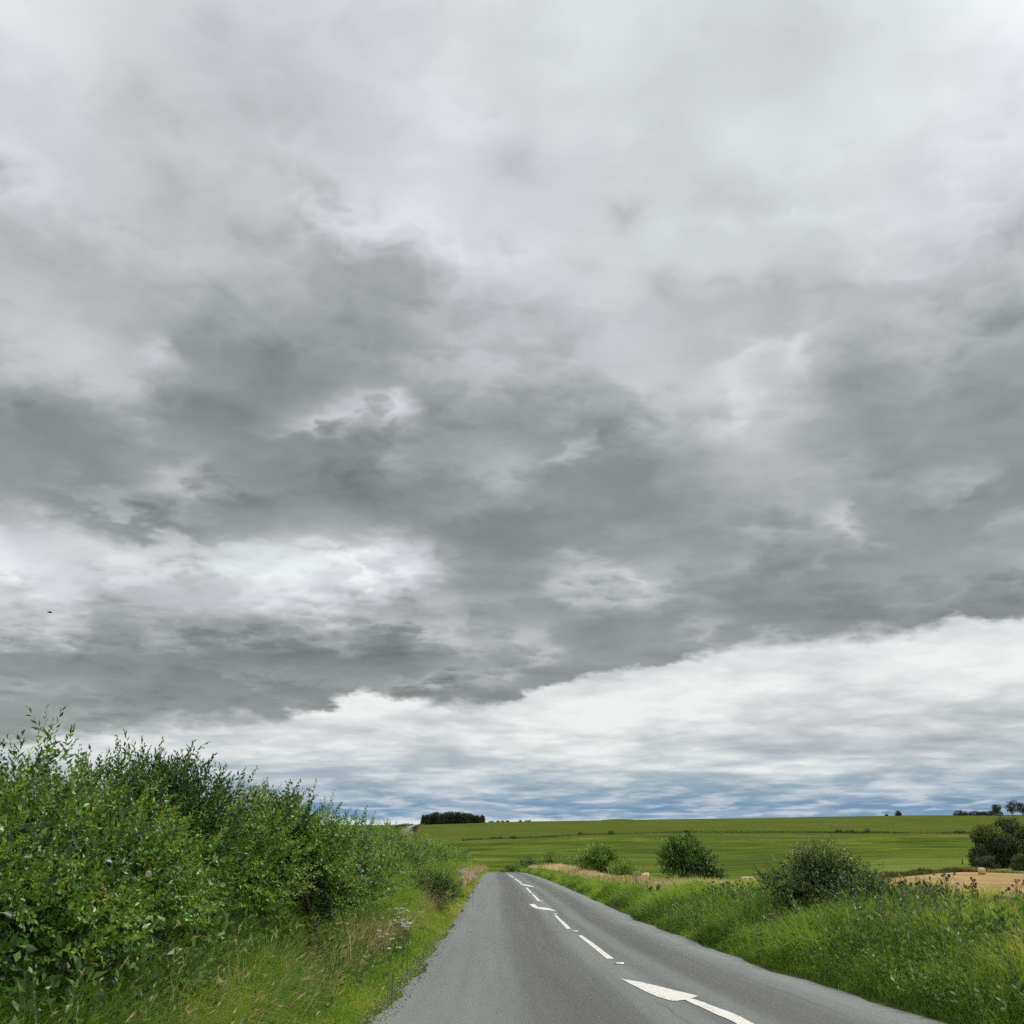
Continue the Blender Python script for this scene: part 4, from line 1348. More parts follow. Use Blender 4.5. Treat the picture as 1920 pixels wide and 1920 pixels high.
for i, (px, Y, hl_, H, ti, lab) in enumerate(far):
    b = hloc(px - 14, Y)
    ls = []
    rr = np.random.default_rng(200 + i)
    m = 4 + i // 2
    hd = float(x_left(Y + 5) - x_left(Y - 5)) / 10
    for j in range(m):
        y = (j - (m - 1) / 2) / m * 2 * hl_
        hh = (H - .16) * rr.uniform(.9, 1.08)
        ls.append(((y * hd + rr.normal(0, .1) - .25, y, hh * .52), (.85 * rr.uniform(.9, 1.15), hl_ / m * 1.45, hh * .50)))
        ls.append(((y * hd + .45, y + rr.normal(0, .3), hh * .34), (.70, hl_ / m * 1.2, hh * .36)))
    s = 1.0 + max(0, (Y - 18)) * .022
    n = int(3000 * min(1.6, hl_ / 2.0) / s ** 1.25)
    shrub('hedge_shrub', lab, 'shrub', b, ls, n, ROUND + SMALL if i % 2 else SMALL + ROUND[:2], M_LEAF, HG, s, ti, .22, int(8 + 2 * i), ROUND, 210 + i, stems=4 if i < 4 else 0, topk=.16)
b = hloc(815, 30.5)
bb = at(812, 1722)
shrub('verge_bush', 'small round bush on a cluster of thin dark stems in the left verge', 'bush', bb,
      lob((0, 0, .62, .40, .42, .36), (.22, .1, .55, .30, .3, .3), (-.15, .1, .75, .3, .3, .28)), 420, SMALL, M_LEAFD, None, 1.2, .5, .25, 6, SHOOT, 231, stems=9, stem_r=.018, zcut=.30, spread=.3, inner=.2)

# ================================================================== bushes on the right bank
RB = 'bushes standing along the top of the right bank'


def rloc(px, Y, dz=0.0):
    X = gx(px, Y)
    return (X, Y, float(ground(X, Y)) + dz)


ELM = [sprig(.34, 11, .085, .055, 58, r5, simple=True) for _ in range(4)]
b = rloc(1285, 43)
shrub('round_bush', 'dark glossy broad-leaved bush alone on the bank, wider than tall with a ragged top', 'bush', b,
      lob((-.05, 0, .95, .85, .9, .62), (-.42, 0, 1.25, .42, .5, .42), (.0, 0, 1.42, .36, .45, .42), (.72, 0, .62, .52, .6, .42), (-.72, .1, 1.05, .26, .4, .26), (.98, 0, .40, .34, .4, .28), (-.30, 0, 1.58, .22, .25, .24), (.40, 0, 1.12, .36, .45, .30)),
      1150, ELM, M_LEAF, RB, 1.05, .30, .2, 16, ELM, 301, stems=6, stem_r=.05, topk=.16, up=.6)
b = rloc(1540, 20.3)
shrub('elder_bush', 'wide mounded dark bush in the weeds, the widest on the right bank', 'bush', b,
      lob((-.50, 0, .66, .60, .65, .50), (0, .1, .80, .62, .65, .54), (.50, .1, .70, .58, .6, .48), (-.2, -.15, .45, .75, .6, .40), (.80, .2, .45, .42, .5, .36), (-.05, .2, .98, .40, .5, .32)),
      2000, SMALL + ROUND, M_LEAFD, RB, 1.0, .50, .28, 8, SHOOT, 302, stems=4, stem_r=.02, topk=.25, up=.25)
b = rloc(1668, 18.6)
shrub('bramble_scrub', 'low tangled brambly scrub joining the wide mounded bush to the thistles', 'scrub', b,
      lob((-.35, 0, .30, .55, .6, .36), (.25, .2, .26, .55, .6, .32), (.8, .1, .22, .5, .6, .28), (-.7, .2, .42, .4, .5, .38)), 900, SMALL + ROUND, M_LEAFD, RB, .95, .56, .28, 12, SHOOT, 311, stems=3, stem_r=.012, topk=.2, up=.6)
b = rloc(1120, 74)
shrub('round_bush', 'mid green rounded bush on the bank, taller of the touching pair', 'bush', b, lob((0, 0, 1.2, 1.05, 1.1, .85), (-.55, 0, .95, .7, .8, .75), (.45, 0, 1.45, .65, .7, .6), (.9, .2, 1.0, .6, .7, .6)), 950, ELM, M_LEAF, RB, 1.3, .60, .22, 12, ELM, 303, stems=3, stem_r=.06, topk=.14)
b = rloc(1166, 70)
shrub('round_bush', 'low spreading olive bush on the bank, lower of the touching pair', 'bush', b, lob((0, 0, .75, .95, 1.0, .62), (.65, 0, .65, .6, .7, .55), (-.5, -.1, .7, .6, .7, .5), (.15, 0, 1.15, .55, .6, .45)), 700, SMALL + ROUND, M_LEAF, RB, 1.6, .64, .22, 10, SHOOT, 304, stems=3, stem_r=.05)
b = rloc(1031, 118)
shrub('round_bush', 'tiny bright green bush in dry grass near the brow', 'bush', b, lob((0, 0, 1.35, .62, .7, .55), (.45, 0, 1.05, .5, .6, .5), (-.3, 0, .8, .6, .6, .6)), 220, ELM, M_LEAF, RB, 1.8, .55, .15, 5, ELM, 305, stems=2, stem_r=.05)
b = rloc(1066, 112)
shrub('round_bush', 'long low olive bush in dry grass beside the tiny bright one', 'bush', b, lob((0, 0, 1.0, 1.0, 1.0, .62), (-.8, 0, .9, .7, .8, .55), (.8, 0, .85, .8, .8, .55), (0, 0, .4, 1.3, .8, .5)), 240, SMALL, M_LEAF, RB, 2.6, .55, .2, 0, SHOOT, 306, stems=2, stem_r=.05)
b = rloc(987, 160, -.3)
shrub('round_bush', 'small dark bush over the brow at the end of the right bank', 'bush', b, lob((0, 0, 1.35, .8, .9, .75), (-.7, 0, .95, .6, .8, .6), (.7, 0, 1.1, .7, .8, .65)), 200, SMALL, M_LEAFD, RB, 3.0, .40, .2, 0, SHOOT, 307, stems=2, stem_r=.05)
b = rloc(952, 285, 0)
shrub('valley_bush', 'dark bush in the valley just showing over the road brow', 'bush', b, lob((0, 0, .9, 1.6, 1.5, .9), (1.2, 0, .7, 1.2, 1.2, .7)), 150, SMALL, M_FAR, None, 4.5, .4, .2, 0, SHOOT, 308, stems=2, stem_r=.05)

# ================================================================== straw bales
m, T = new_mat('straw_bale')
tc = T.n.new('ShaderNodeTexCoord')
P = tc.outputs['Object']
bx, by, bz = T.sep(P)
rad = T.m('SQRT', T.m('MULTIPLY_ADD', bx, bx, T.m('MULTIPLY', bz, bz)))
ringn = T.noise(T.comb(T.m('MULTIPLY', rad, 16), T.m('MULTIPLY', by, 1.5), T.m('MULTIPLY', T.m('ARCTAN2', bz, bx), 1.2)), 1.0, 5, 0.7)
fib = T.noise(T.comb(T.m('MULTIPLY', T.m('ARCTAN2', bz, bx), 4), T.m('MULTIPLY', by, 26), T.m('MULTIPLY', rad, 20)), 1.0, 4, 0.7)
f = T.m('MULTIPLY_ADD', ringn, 0.6, T.m('MULTIPLY', fib, 0.5))
onend = T.mr(T.m('ABSOLUTE', by), 0.57, 0.60)
c = T.ramp(f, [(0.3, (0.27, 0.185, 0.085)), (0.55, (0.47, 0.36, 0.20)), (0.8, (0.62, 0.51, 0.31))])
c = T.mix(T.m('MULTIPLY', onend, 0.8), c, T.ramp(f, [(0.3, (0.16, 0.085, 0.035)), (0.55, (0.32, 0.19, 0.085)), (0.8, (0.48, 0.33, 0.16))]))
finish(T, c, 0.9, 0.15, bump=f, bump_d=0.05)
M_BALE = m


def bale(loc, rz, label, s=1.0):
    na, nl = 40, 9
    rr = np.random.default_rng(int(abs(loc[0]) * 10))
    a = np.linspace(0, 2 * np.pi, na, endpoint=False)
    rings, R0, Lh = [], .65, .60
    prof = [(-Lh - .01, .02), (-Lh - .012, .25), (-Lh - .005, .48), (-Lh + .01, .60), (-Lh + .05, .645)] + [(y, .65) for y in np.linspace(-Lh + .12, Lh - .12, nl)] + [(Lh - .05, .645), (Lh - .01, .60), (Lh + .005, .48), (Lh + .012, .25), (Lh + .01, .02)]
    V = []
    for y, r in prof:
        rj = r * (1 + .012 * rr.normal(0, 1, na) * (r > .1))
        x, z = np.cos(a) * rj, np.sin(a) * rj
        z = np.where(z < -.50, -.50 - (-.50 - z) * .35, z)      # sits flat where it rests
        V.append(np.stack([x * 1.015, np.full(na, y) + rr.normal(0, .008, na), z + .552], 1))
    V = np.concatenate(V) * s
    n = len(prof)
    F = []
    for i in range(n - 1):
        for j in range(na):
            k = (j + 1) % na
            F += [(i * na + j, (i + 1) * na + j, (i + 1) * na + k), (i * na + j, (i + 1) * na + k, i * na + k)]
    o = mesh_np('straw_bale', V - np.array((0, 0, .552 * s)), np.array(F), M_BALE, smooth=True)
    o.location = (loc[0], loc[1], loc[2] + .552 * s)
    o.rotation_euler = (0, 0, rz)
    return tag(o, label, 'bale', 'round straw bales left in the stubble')


def bl(px, Y, dz=0):
    X = gx(px, Y)
    return X, Y, float(ground(X, Y)) + .05 + dz


bale(bl(1398, 116), R(28), 'round straw bale at the left edge of the wide mounded bush')
bale(bl(1207, 148), R(83), 'pale round straw bale seen side-on between the bush pair and the dark round bush')
bale(bl(1191, 166), R(70), 'straw bale half hidden behind the side-on bale and the low olive bush')
bale(bl(1835, 214), R(55), 'small distant straw bale on open stubble below the tall trees', 1.05)

# fence post by the stubble edge
X, Y, Z = at(1805, 1621)
fp = empty('fence_post', (X, Y, Z))
tag(fp, 'single dark leaning fence post at the stubble field corner', 'post')
V, F, t = tube([(0, 0, -.2), (.02, 0, .6), (.05, 0, 1.45), (.05, 0, 1.62)], [.12, .12, .11, .04], 8)
mesh_np('post', V, F, M_BARK, fp)
V, F, t = tube([(-.02, -.14, 1.2), (.02, .3, .6), (.0, .8, -.1)], [.06, .06, .06], 6)
mesh_np('strut', V, F, M_BARK, fp)

# ================================================================== trees
CL = []
for _ in range(6):      # leaf clumps: a dozen loose leaves about a point
    parts = []
    for k in range(9):
        V, F = leaf2(r5.uniform(.5, .9), r5.uniform(.35, .6), .25)
        d = r5.normal(0, 1, (1, 3))
        parts.append(stamp(V, F, r5.normal(0, .42, (1, 3)), rot_to(d, r5.uniform(0, 6, 1)), [1.0], np.array([r5.normal(0, .10)])))
    CL.append(join(parts))


def tree(name, label, loc, H, W, seed, mat, group, n=700, scale=.55, tint=.4, tvar=.3, skirt=.25, lobes=12, topk=.15, cat='tree', trunk=True):
    root = empty(name, loc)
    tag(root, label, cat, group)
    rr = np.random.default_rng(seed)
    ls = [((0, 0, H * .58), (W * .34, W * .34, H * .36))]
    for i in range(lobes):
        a = rr.uniform(0, 6.28)
        q = rr.uniform(.15, .40) * W
        z = H * rr.uniform(skirt + .08, .86)
        s = rr.uniform(.16, .26)
        sh = 1 - .55 * max(0, (z / H - .6) / .4)
        ls.append(((math.cos(a) * q * sh, math.sin(a) * q * sh, z), (W * s, W * s, H * s * .8)))
    if skirt < .05:
        for i in range(max(4, lobes // 2)):
            a = i * 6.28 / max(4, lobes // 2) + rr.uniform(0, .6)
            ls.append(((math.cos(a) * W * .30, math.sin(a) * W * .30, H * .20), (W * .24, W * .24, H * .22)))
        ls.append(((0, 0, H * .2), (W * .4, W * .4, H * .22)))
        n = int(n * 1.4)
    V, F, t = foliage(ls, n, CL, scale, up=.1, rand=.8, tint=tint, tvar=tvar, seed=seed, lo=.55, zcut=H * skirt * .6 if skirt > .05 else -.3, topk=topk)
    mesh_np('crown', V, F, mat, root, tint=t)
    if trunk:
        tp = [tube([(0, 0, -.4), (rr.normal(0, .1), 0, H * .25), (rr.normal(0, .2), 0, H * .6)], np.array([.045, .03, .012]) * H * .7, 8)]
        for i in range(5):
            c = ls[1 + rr.integers(0, lobes)][0]
            z0 = H * rr.uniform(.18, .4)
            tp.append(tube([(0, 0, z0), (c[0] * .5, c[1] * .5, (z0 + c[2]) / 2), c], np.array([.014, .010, .005]) * H * .7, 6))
        V, F, t = join(tp)
        mesh_np('trunk', V, F, M_BARK, root, smooth=True)
    return root


def tloc(px, Y):
    X = gx(px, Y)
    return (X, Y, float(ground(X, Y)))


RT = 'trees in the field corner at the right edge'
tree('field_tree', 'yellow-green topped tree, leftmost of the group at the field corner', tloc(1852, 268), 10.2, 9.2, 401, M_TREE, RT, 1900, .55, .40, .28, .04, 14, .42)  # crown lightened upward: light on its top painted into the leaf tint
tree('field_tree', 'tall dark tree behind the yellow-topped one at the field corner', tloc(1902, 290), 12.6, 10.5, 402, M_TREE, RT, 2000, .58, .28, .25, .04, 14, .14)
tree('field_tree', 'dense blue-green lower tree in front of the tall dark one', tloc(1893, 262), 7.6, 7.0, 403, M_TREE, RT, 1000, .5, .28, .3, .05, 12, .10)
tree('field_tree', 'tree cut off by the right picture edge, lit olive', tloc(1945, 280), 11.5, 9.0, 404, M_TREE, RT, 1300, .6, .40, .3, .06, 12, .3)
tree('scrub_bush', 'grey-green scrub at the foot of the corner trees by the dry grass', tloc(1912, 246), 3.4, 5.2, 405, M_TREE, RT, 420, .42, .42, .2, .02, 8, .1, 'bush', False)
tree('scrub_bush', 'low dark scrub under the yellow-topped tree', tloc(1842, 256), 2.6, 6.0, 406, M_TREE, RT, 320, .42, .22, .2, .02, 8, .1, 'bush', False)

# hilltop clump
HC = 'trees of the dark clump on the skyline'
rr = np.random.default_rng(77)
cl = [(793, 9.2, 'leftmost rounded'), (801, 11.5, 'second from the left, broad'), (811, 12.6, 'third from the left, smooth-topped'), (820, 12.2, 'fourth from the left, dome-topped'), (829, 13.0, 'tall, left of the middle'),
      (838, 12.6, 'even-topped, just left of the middle'), (847, 13.0, 'middle, highest'), (856, 12.4, 'just right of the middle, spiky-topped'), (865, 11.8, 'right of the middle, ragged'), (873, 11.2, 'fifth from the right'),
      (881, 10.0, 'fourth from the right, sloping-topped'), (888, 9.0, 'third from the right, shorter'), (895, 8.0, 'second from the right, low'), (903.5, 7.6, 'rightmost detached small')]
for i, (px, h, lab) in enumerate(cl):
    Yc = 1172 + rr.uniform(-14, 6)
    r_ = tree('hilltop_tree', lab + ' tree of the dark skyline clump', tloc(px, Yc), h * rr.uniform(.82, 1.04), rr.uniform(7.5, 12) if i not in (0, 13) else 6.6, 420 + i, M_FAR, HC, 440, .80, .36, .22, .02, 9, .12, trunk=i in (0, 12, 13))
for i, px in enumerate((797, 806, 816, 825, 834, 843, 852, 861, 870, 878, 886)):
    tree('hilltop_tree', 'tree in the back row of the dark skyline clump, mostly hidden', tloc(px, 1192 + rr.uniform(-4, 5)), (10.5, 12, 12.4, 12.6, 12.8, 13, 12.8, 12.5, 12, 11, 10)[i], 9, 440 + i, M_FAR, HC, 170, 1.2, .3, .2, .02, 8, .1, trunk=False)

# skyline bushes and trees
SK = 'bushes and trees on the far skyline'
tree('skyline_bush', 'lone dark bush on the skyline above the right field', tloc(1692, 1170), 5.4, 7.6, 451, M_FAR, SK, 150, .85, .3, .2, .02, 6, .1, 'bush', False)
tree('skyline_bush', 'very low bush beside the lone dark skyline bush', tloc(1669, 1172), 1.8, 4.0, 452, M_FAR, SK, 40, .7, .3, .2, .02, 4, .1, 'bush', False)
for px, h, w, lab in ((1806, 4.6, 9, 'left end of the dark skyline hedge, peaked'), (1821, 3.6, 10, 'second bush of the dark skyline hedge'), (1836, 4.0, 10, 'third bush of the dark skyline hedge, slightly raised'), (1849, 3.4, 9, 'fourth low bush of the dark skyline hedge'), (1862, 3.8, 9, 'right end bush of the dark skyline hedge')):
    tree('skyline_bush', lab, tloc(px, 1165), h * 1.25, w * 1.45, int(px), M_FAR, SK, 130, .85, .3, .2, .02, 7, .1, 'bush', False)
tree('skyline_tree', 'round grey-green tree right of the dark skyline hedge', tloc(1879, 1150), 12.5, 13.5, 461, M_FAR, SK, 340, 1.1, .62, .3, .05, 10, .2)
tree('skyline_tree', 'open-crowned tree with sky showing through, at the right edge skyline', tloc(1908, 1150), 15.5, 15, 462, M_FAR, SK, 260, 1.1, .4, .3, .12, 9, .2)
tree('skyline_tree', 'tree cut off by the picture edge on the right skyline', tloc(1927, 1155), 14, 12, 463, M_FAR, SK, 240, 1.1, .4, .3, .08, 9, .2)
for i, (px, h, w) in enumerate(((921, 1.6, 6), (934, 2.2, 5), (943, 2.0, 4), (952, 2.4, 6), (976, 2.2, 4), (990, 3.0, 8))):
    tree('skyline_bush', ('tiny bush on the skyline nearest the right end of the tree clump', 'tiny peaked bush on the skyline, second from the tree clump', 'tiniest skyline dot bush, third from the tree clump', 'tiny skyline bush, fourth from the tree clump',
                          'tiny skyline bush just left of the longer low one', 'longer low bush on the skyline above the road brow')[i], tloc(px, 1174), h * .7, w, 470 + i, M_FAR, SK, 40, .7, .3, .2, .02, 4, .1, 'bush', False)

# ------------------------------------------------------------------ field boundary across the hill: rough grass, wire fence and a few bushes
M_ROUGH = tint_mat('rough_grass', [(0, (.060, .078, .020)), (.5, (.115, .120, .040)), (1, (.22, .195, .095))], rough=.8, spec=.2, trans=.2, yellow=1.0)
bpts = [at(px, np.interp(px, *zip(*BNDROW))) for px in (866, 900, 930, 1000, 1100, 1200, 1300, 1450, 1600, 1750, 1830)]
bx_ = np.array([p[0] for p in bpts])
bY = np.array([p[1] for p in bpts])
rr = np.random.default_rng(91)
n = 3600
X = rr.uniform(bx_[0], bx_[-1], n)
Y = np.interp(X, bx_, bY) + rr.normal(0, 1.1, n)
P = np.stack([X, Y, ground(X, Y)], 1)
V, F, t = blades(P, rr.uniform(.5, 1.1, n) * (1 + .4 * pn(X, Y, 30)), np.full(n, .42), rr.normal(0, .25, (n, 2)), .45 + .3 * pn(X, Y, 26) + rr.normal(0, .12, n), rr)
tag(mesh_np('rough_grass', V, F, M_ROUGH, tint=t), 'thin line of rough pale grass along the fence across the hill', 'grass', kind='stuff')
wf = empty('wire_fence', (float(bx_[5]), float(bY[5]), float(ground(bx_[5], bY[5]))))
tag(wf, 'thin post and wire fence crossing the green hill', 'fence')
o3 = np.array(wf.location)
xs = np.linspace(bx_[0], bx_[-1], 78)
ys = np.interp(xs, bx_, bY)
zs = ground(xs, ys)
for k in range(78):
    V, F, t = tube([(xs[k] - o3[0], ys[k] - o3[1], zs[k] - o3[2] - .3), (xs[k] - o3[0], ys[k] - o3[1], zs[k] - o3[2] + 1.25)], .11, 6)
    mesh_np('post', V, F, M_BARK, wf)
V, F, t = join([tube(np.stack([xs - o3[0], ys - o3[1], zs - o3[2] + h], 1), .02, 4) for h in (.5, 1.1)])
mesh_np('wire', V, F, M_DSTEM, wf)
FB = 'small bushes along the fence across the hill'
for i, (px, h, w, lab) in enumerate(((927, 1.6, 5, 'leftmost little bush on the hill fence'), (938, 1.4, 4, 'little bush second from the left on the hill fence'), (964, 1.8, 7, 'longer low bush on the hill fence above the road brow'), (1089, 2.4, 4, 'small bush on the hill fence above the touching bush pair'),
                                     (1146, 2.0, 5, 'low bush on the hill fence left of the dark round bush'), (1288, 1.6, 4, 'tiny bush on the hill fence straight above the dark round bush'), (1576, 2.2, 6, 'bush on the hill fence above the wide mounded bush'), (1596, 2.6, 10, 'broad bush on the hill fence, longest one'),
                                     (1630, 3.0, 5, 'compact dark bush on the hill fence, right of the longest one'), (1806, 2.4, 12, 'long dark bush on the hill fence left of the corner trees'))):
    X = gx(px, float(np.interp(gx(px, 620), bx_, bY)))
    Y = float(np.interp(X, bx_, bY))
    tree('fence_bush', lab, (X, Y, float(ground(X, Y))), h * .85, w * .8, 500 + i, M_FAR, FB, 60, .45, .5, .2, .02, 5, .1, 'bush', False)

# rough bank along the edge of the stubble
rr = np.random.default_rng(95)
n = 9000
X = rr.uniform(40, 160, n)
Y = np.interp(X, SBX, SBY) + np.abs(rr.normal(0, 3.5, n)) + .4
P = np.stack([X, Y, ground(X, Y)], 1)
M_ROUGH2 = tint_mat('bank_grass', [(0, (.040, .060, .018)), (.5, (.095, .110, .036)), (.8, (.22, .17, .07)), (1, (.36, .25, .10))], rough=.8, spec=.2, trans=.2, yellow=1.0)
tt = .42 + .3 * pn(X, Y, 14) + rr.normal(0, .12, n) + .35 * sstep(X, 94, 108) * sstep(Y, 0, 1)
V, F, t = blades(P, rr.uniform(.4, .9, n) * (1 + .5 * pn(X, Y, 9)), np.full(n, .22), rr.normal(0, .3, (n, 2)), tt, rr)
tag(mesh_np('bank_grass', V, F, M_ROUGH2, tint=t), 'rough grass bank along the far edge of the stubble', 'grass', kind='stuff')

# ------------------------------------------------------------------ the road again where it climbs the far hill
HR = [(753, 1572), (756, 1566), (758.5, 1560), (763, 1554.5), (770, 1550.2), (777, 1547.4), (783, 1546.3)]
hp = np.array([at(*p) for p in HR])
tt_ = np.linspace(0, 1, 60)
cum = np.concatenate([[0], np.cumsum(np.linalg.norm(np.diff(hp[:, :2], axis=0), axis=1))])
cum /= cum[-1]
fx, fy = pchip(cum, hp[:, 0]), pchip(cum, hp[:, 1])
# joined to the near road through the valley, hidden by the hedge
vx = np.array([float(x_left(200) + x_right(200)) / 2, -16, -34, -52, -66, hp[0, 0]])
vy = np.array([200, 260, 340, 440, 540, hp[0, 1]])
cx = np.concatenate([np.interp(np.linspace(0, 1, 60), np.linspace(0, 1, 6), vx), fx(tt_)[1:]])
cy = np.concatenate([np.interp(np.linspace(0, 1, 60), np.linspace(0, 1, 6), vy), fy(tt_)[1:]])


def strip(name, off0, off1, dz, mat, parent=None, i0=0):
    d = np.stack([np.gradient(cx), np.gradient(cy)], 1)
    d /= np.linalg.norm(d, axis=1)[:, None]
    nrm = np.stack([d[:, 1], -d[:, 0]], 1)
    rows = []
    for o in np.linspace(off0, off1, 7 if off1 - off0 > 1 else 2):
        x, y = cx + nrm[:, 0] * o, cy + nrm[:, 1] * o
        rows.append(np.stack([x, y, ground(x, y) + dz], 1))
    V = np.stack(rows, 1)[i0:]
    uv = np.stack([np.repeat(np.linspace(0, 6, V.shape[1])[None], len(V), 0), np.repeat(np.arange(len(V))[:, None] * 6.0, V.shape[1], 1)], -1)
    return mesh_np(name, V.reshape(-1, 3), grid_faces(V.shape[0], V.shape[1]), mat, parent, smooth=True, uv=uv.reshape(-1, 2))


hr_ = strip('hill_road', -4.2, 4.2, .14, M_ROAD)
tag(hr_, 'road climbing the far hill beside the tree clump', 'road', kind='structure')
strip('centre_line', -.26, .26, .26, M_PAINT, hr_, 60)
d = np.stack([np.gradient(cx), np.gradient(cy)], 1)
d /= np.linalg.norm(d, axis=1)[:, None]
rr = np.random.default_rng(97)
n = 5000
k = rr.integers(56, len(cx), n)
side = np.where(rr.random(n) < .5, -1, 1)
o = (4.6 + np.abs(rr.normal(0, 2.0, n))) * side
X, Y = cx[k] + d[k, 1] * o + rr.normal(0, .3, n), cy[k] - d[k, 0] * o + rr.normal(0, .3, n)
P = np.stack([X, Y, ground(X, Y)], 1)
V, F, t = blades(P, rr.uniform(.6, 1.5, n), np.full(n, .5), rr.normal(0, .2, (n, 2)), .55 + .3 * (side > 0) + rr.normal(0, .15, n), rr)
tag(mesh_np('dry_grass', V, F, M_ROUGH, tint=t), 'dry grass banks beside the road on the far hill', 'grass', kind='stuff')
for i, (k, o, h, w, lab) in enumerate(((74, -8, 3.0, 9, 'lowest dark bush on the left of the far hill road'), (88, -8, 3.2, 11, 'dark bush halfway up the left of the far hill road'), (102, -9, 3.0, 13, 'dark bush where the far hill road bends under the skyline'), (112, -9, 2.6, 12, 'top bush on the skyline above the far hill road'),
                                       (84, 7.5, 2.2, 4, 'dark bush on the right bank of the far hill road'), (94, 8, 2.4, 4, 'upper dark bush on the right bank of the far hill road'))):
    X, Y = cx[k] + d[k, 1] * o, cy[k] - d[k, 0] * o
    tree('hill_bush', lab, (float(X), float(Y), float(ground(X, Y))), h, w, 520 + i, M_FAR, 'bushes beside the road on the far hill', 90, .8, .35, .2, .02, 6, .1, 'bush', False)

# low grassy mound on the skyline
X, Y, Z = tloc(1165, 1176)
mv, mf = [], []
na = 28
for i, (r0, h0) in enumerate(((26, -.9), (20, .1), (12, .75), (5, 1.15), (.1, 1.25))):
    a = np.linspace(0, 2 * np.pi, na, endpoint=False)
    mv.append(np.stack([np.cos(a) * r0 * (1 + .06 * np.sin(a * 3)), np.sin(a) * r0 * .6, np.full(na, h0)], 1))
V = np.concatenate(mv) + np.array((X, Y, Z))
F = []
for i in range(4):
    for j in range(na):
        F.append((i * na + j, i * na + (j + 1) % na, (i + 1) * na + (j + 1) % na, (i + 1) * na + j))
md = mesh_np('mound', V, np.array(F), M_LAND, smooth=True, extra={'zone': np.full(len(V), 2.0)})
tag(md, 'slight grassy mound breaking the skyline', 'mound', kind='structure')


# ================================================================== road studs
M_STUDB = simple_mat('stud_rubber', (.03, .03, .03), (.07, .07, .065), 40, .7, .3, .002)
M_STUDW = simple_mat('stud_white', (.62, .62, .58), (.78, .78, .74), 60, .4, .5, .001)


def box(x0, x1, y0, y1, z0, z1, ch=.0):
    V = np.array([(x0, y0, z0), (x1, y0, z0), (x1, y1, z0), (x0, y1, z0), (x0 + ch, y0 + ch, z1), (x1 - ch, y0 + ch, z1), (x1 - ch, y1 - ch, z1), (x0 + ch, y1 - ch, z1)], float)
    F = np.array([(0, 3, 2), (0, 2, 1), (4, 5, 6), (4, 6, 7), (0, 1, 5), (0, 5, 4), (1, 2, 6), (1, 6, 5), (2, 3, 7), (2, 7, 6), (3, 0, 4), (3, 4, 7)])
    return V, F, np.full(8, .5)


studs = [((1162, 1810.5), 'nearest reflective road stud, beside the tip of the large arrow'), ((1078.5, 1749), 'white road stud between the two nearest dashes'), ((1040, 1716.5), 'white road stud just short of the middle arrow'),
         ((1013.5, 1691.7), 'small white road stud past the middle arrow'), ((998.5, 1677.3), 'tiny white road stud between the third and fourth dashes')]
for p, lab in studs:
    X, Y = on_road(*p)
    rt = empty('road_stud', (X, Y, float(road_z(X, Y))), -.2)
    tag(rt, lab, 'road stud', 'reflective studs along the centre line')
    V, F, t = box(-.085, .085, -.07, .07, -.004, .007, .006)
    mesh_np('housing', V, F, M_STUDB, rt)
    V, F, t = box(-.062, .062, -.064, .064, .0072, .018, .006)
    mesh_np('reflector', V, F, M_STUDW, rt)

# ================================================================== flowers and tall weeds
M_WHITE = tint_mat('white_floret', [(0, (.42, .42, .36)), (.5, (.66, .65, .60)), (1, (.80, .79, .76))], rough=.7, spec=.2, trans=.25, yellow=1.0)
M_SEED = tint_mat('seed_head', [(0, (.095, .065, .040)), (.5, (.23, .165, .115)), (1, (.46, .37, .29))], rough=.8, spec=.15, trans=.15, yellow=1.0)
M_YEL = tint_mat('yellow_floret', [(0, (.45, .32, .03)), (1, (.70, .55, .06))], rough=.6, spec=.2, trans=.2, yellow=1.0)
M_PINK = tint_mat('pink_petal', [(0, (.50, .30, .34)), (1, (.74, .60, .62))], rough=.6, spec=.2, trans=.3, yellow=1.0)
M_THIS = tint_mat('thistle_head', [(0, (.036, .028, .020)), (.5, (.095, .068, .045)), (1, (.32, .26, .19))], rough=.85, spec=.1, trans=.1, yellow=1.0)
M_DOCK = tint_mat('dock_spike', [(0, (.036, .052, .020)), (.5, (.070, .088, .030)), (1, (.14, .105, .05))], rough=.8, spec=.15, trans=.15, yellow=1.0)


def umbel(c, r, n, rr, t0=.5, size=.012):
    """flat-topped head of many florets"""
    a = rr.uniform(0, 6.28, n)
    q = np.sqrt(rr.random(n)) * r
    P = np.stack([np.cos(a) * q, np.sin(a) * q, .25 * r * (1 - (q / r) ** 2) + rr.normal(0, .06 * r, n)], 1) + c
    V0 = np.array([(0, -.5, 0), (-.5, 0, .12), (0, .5, 0), (.5, 0, .12), (0, 0, -.3)], float)
    F0 = np.array([(0, 3, 1), (1, 3, 2), (0, 1, 4), (2, 4, 1), (2, 3, 4), (0, 4, 3)])
    d = rr.normal(0, .3, (n, 3)) + np.array((0, 1, 0))
    return stamp(V0, F0, P, rot_to(d, rr.normal(0, .3, n)), rr.uniform(.8, 1.6, n) * size, np.clip(rr.normal(t0, .2, n), 0, 1))


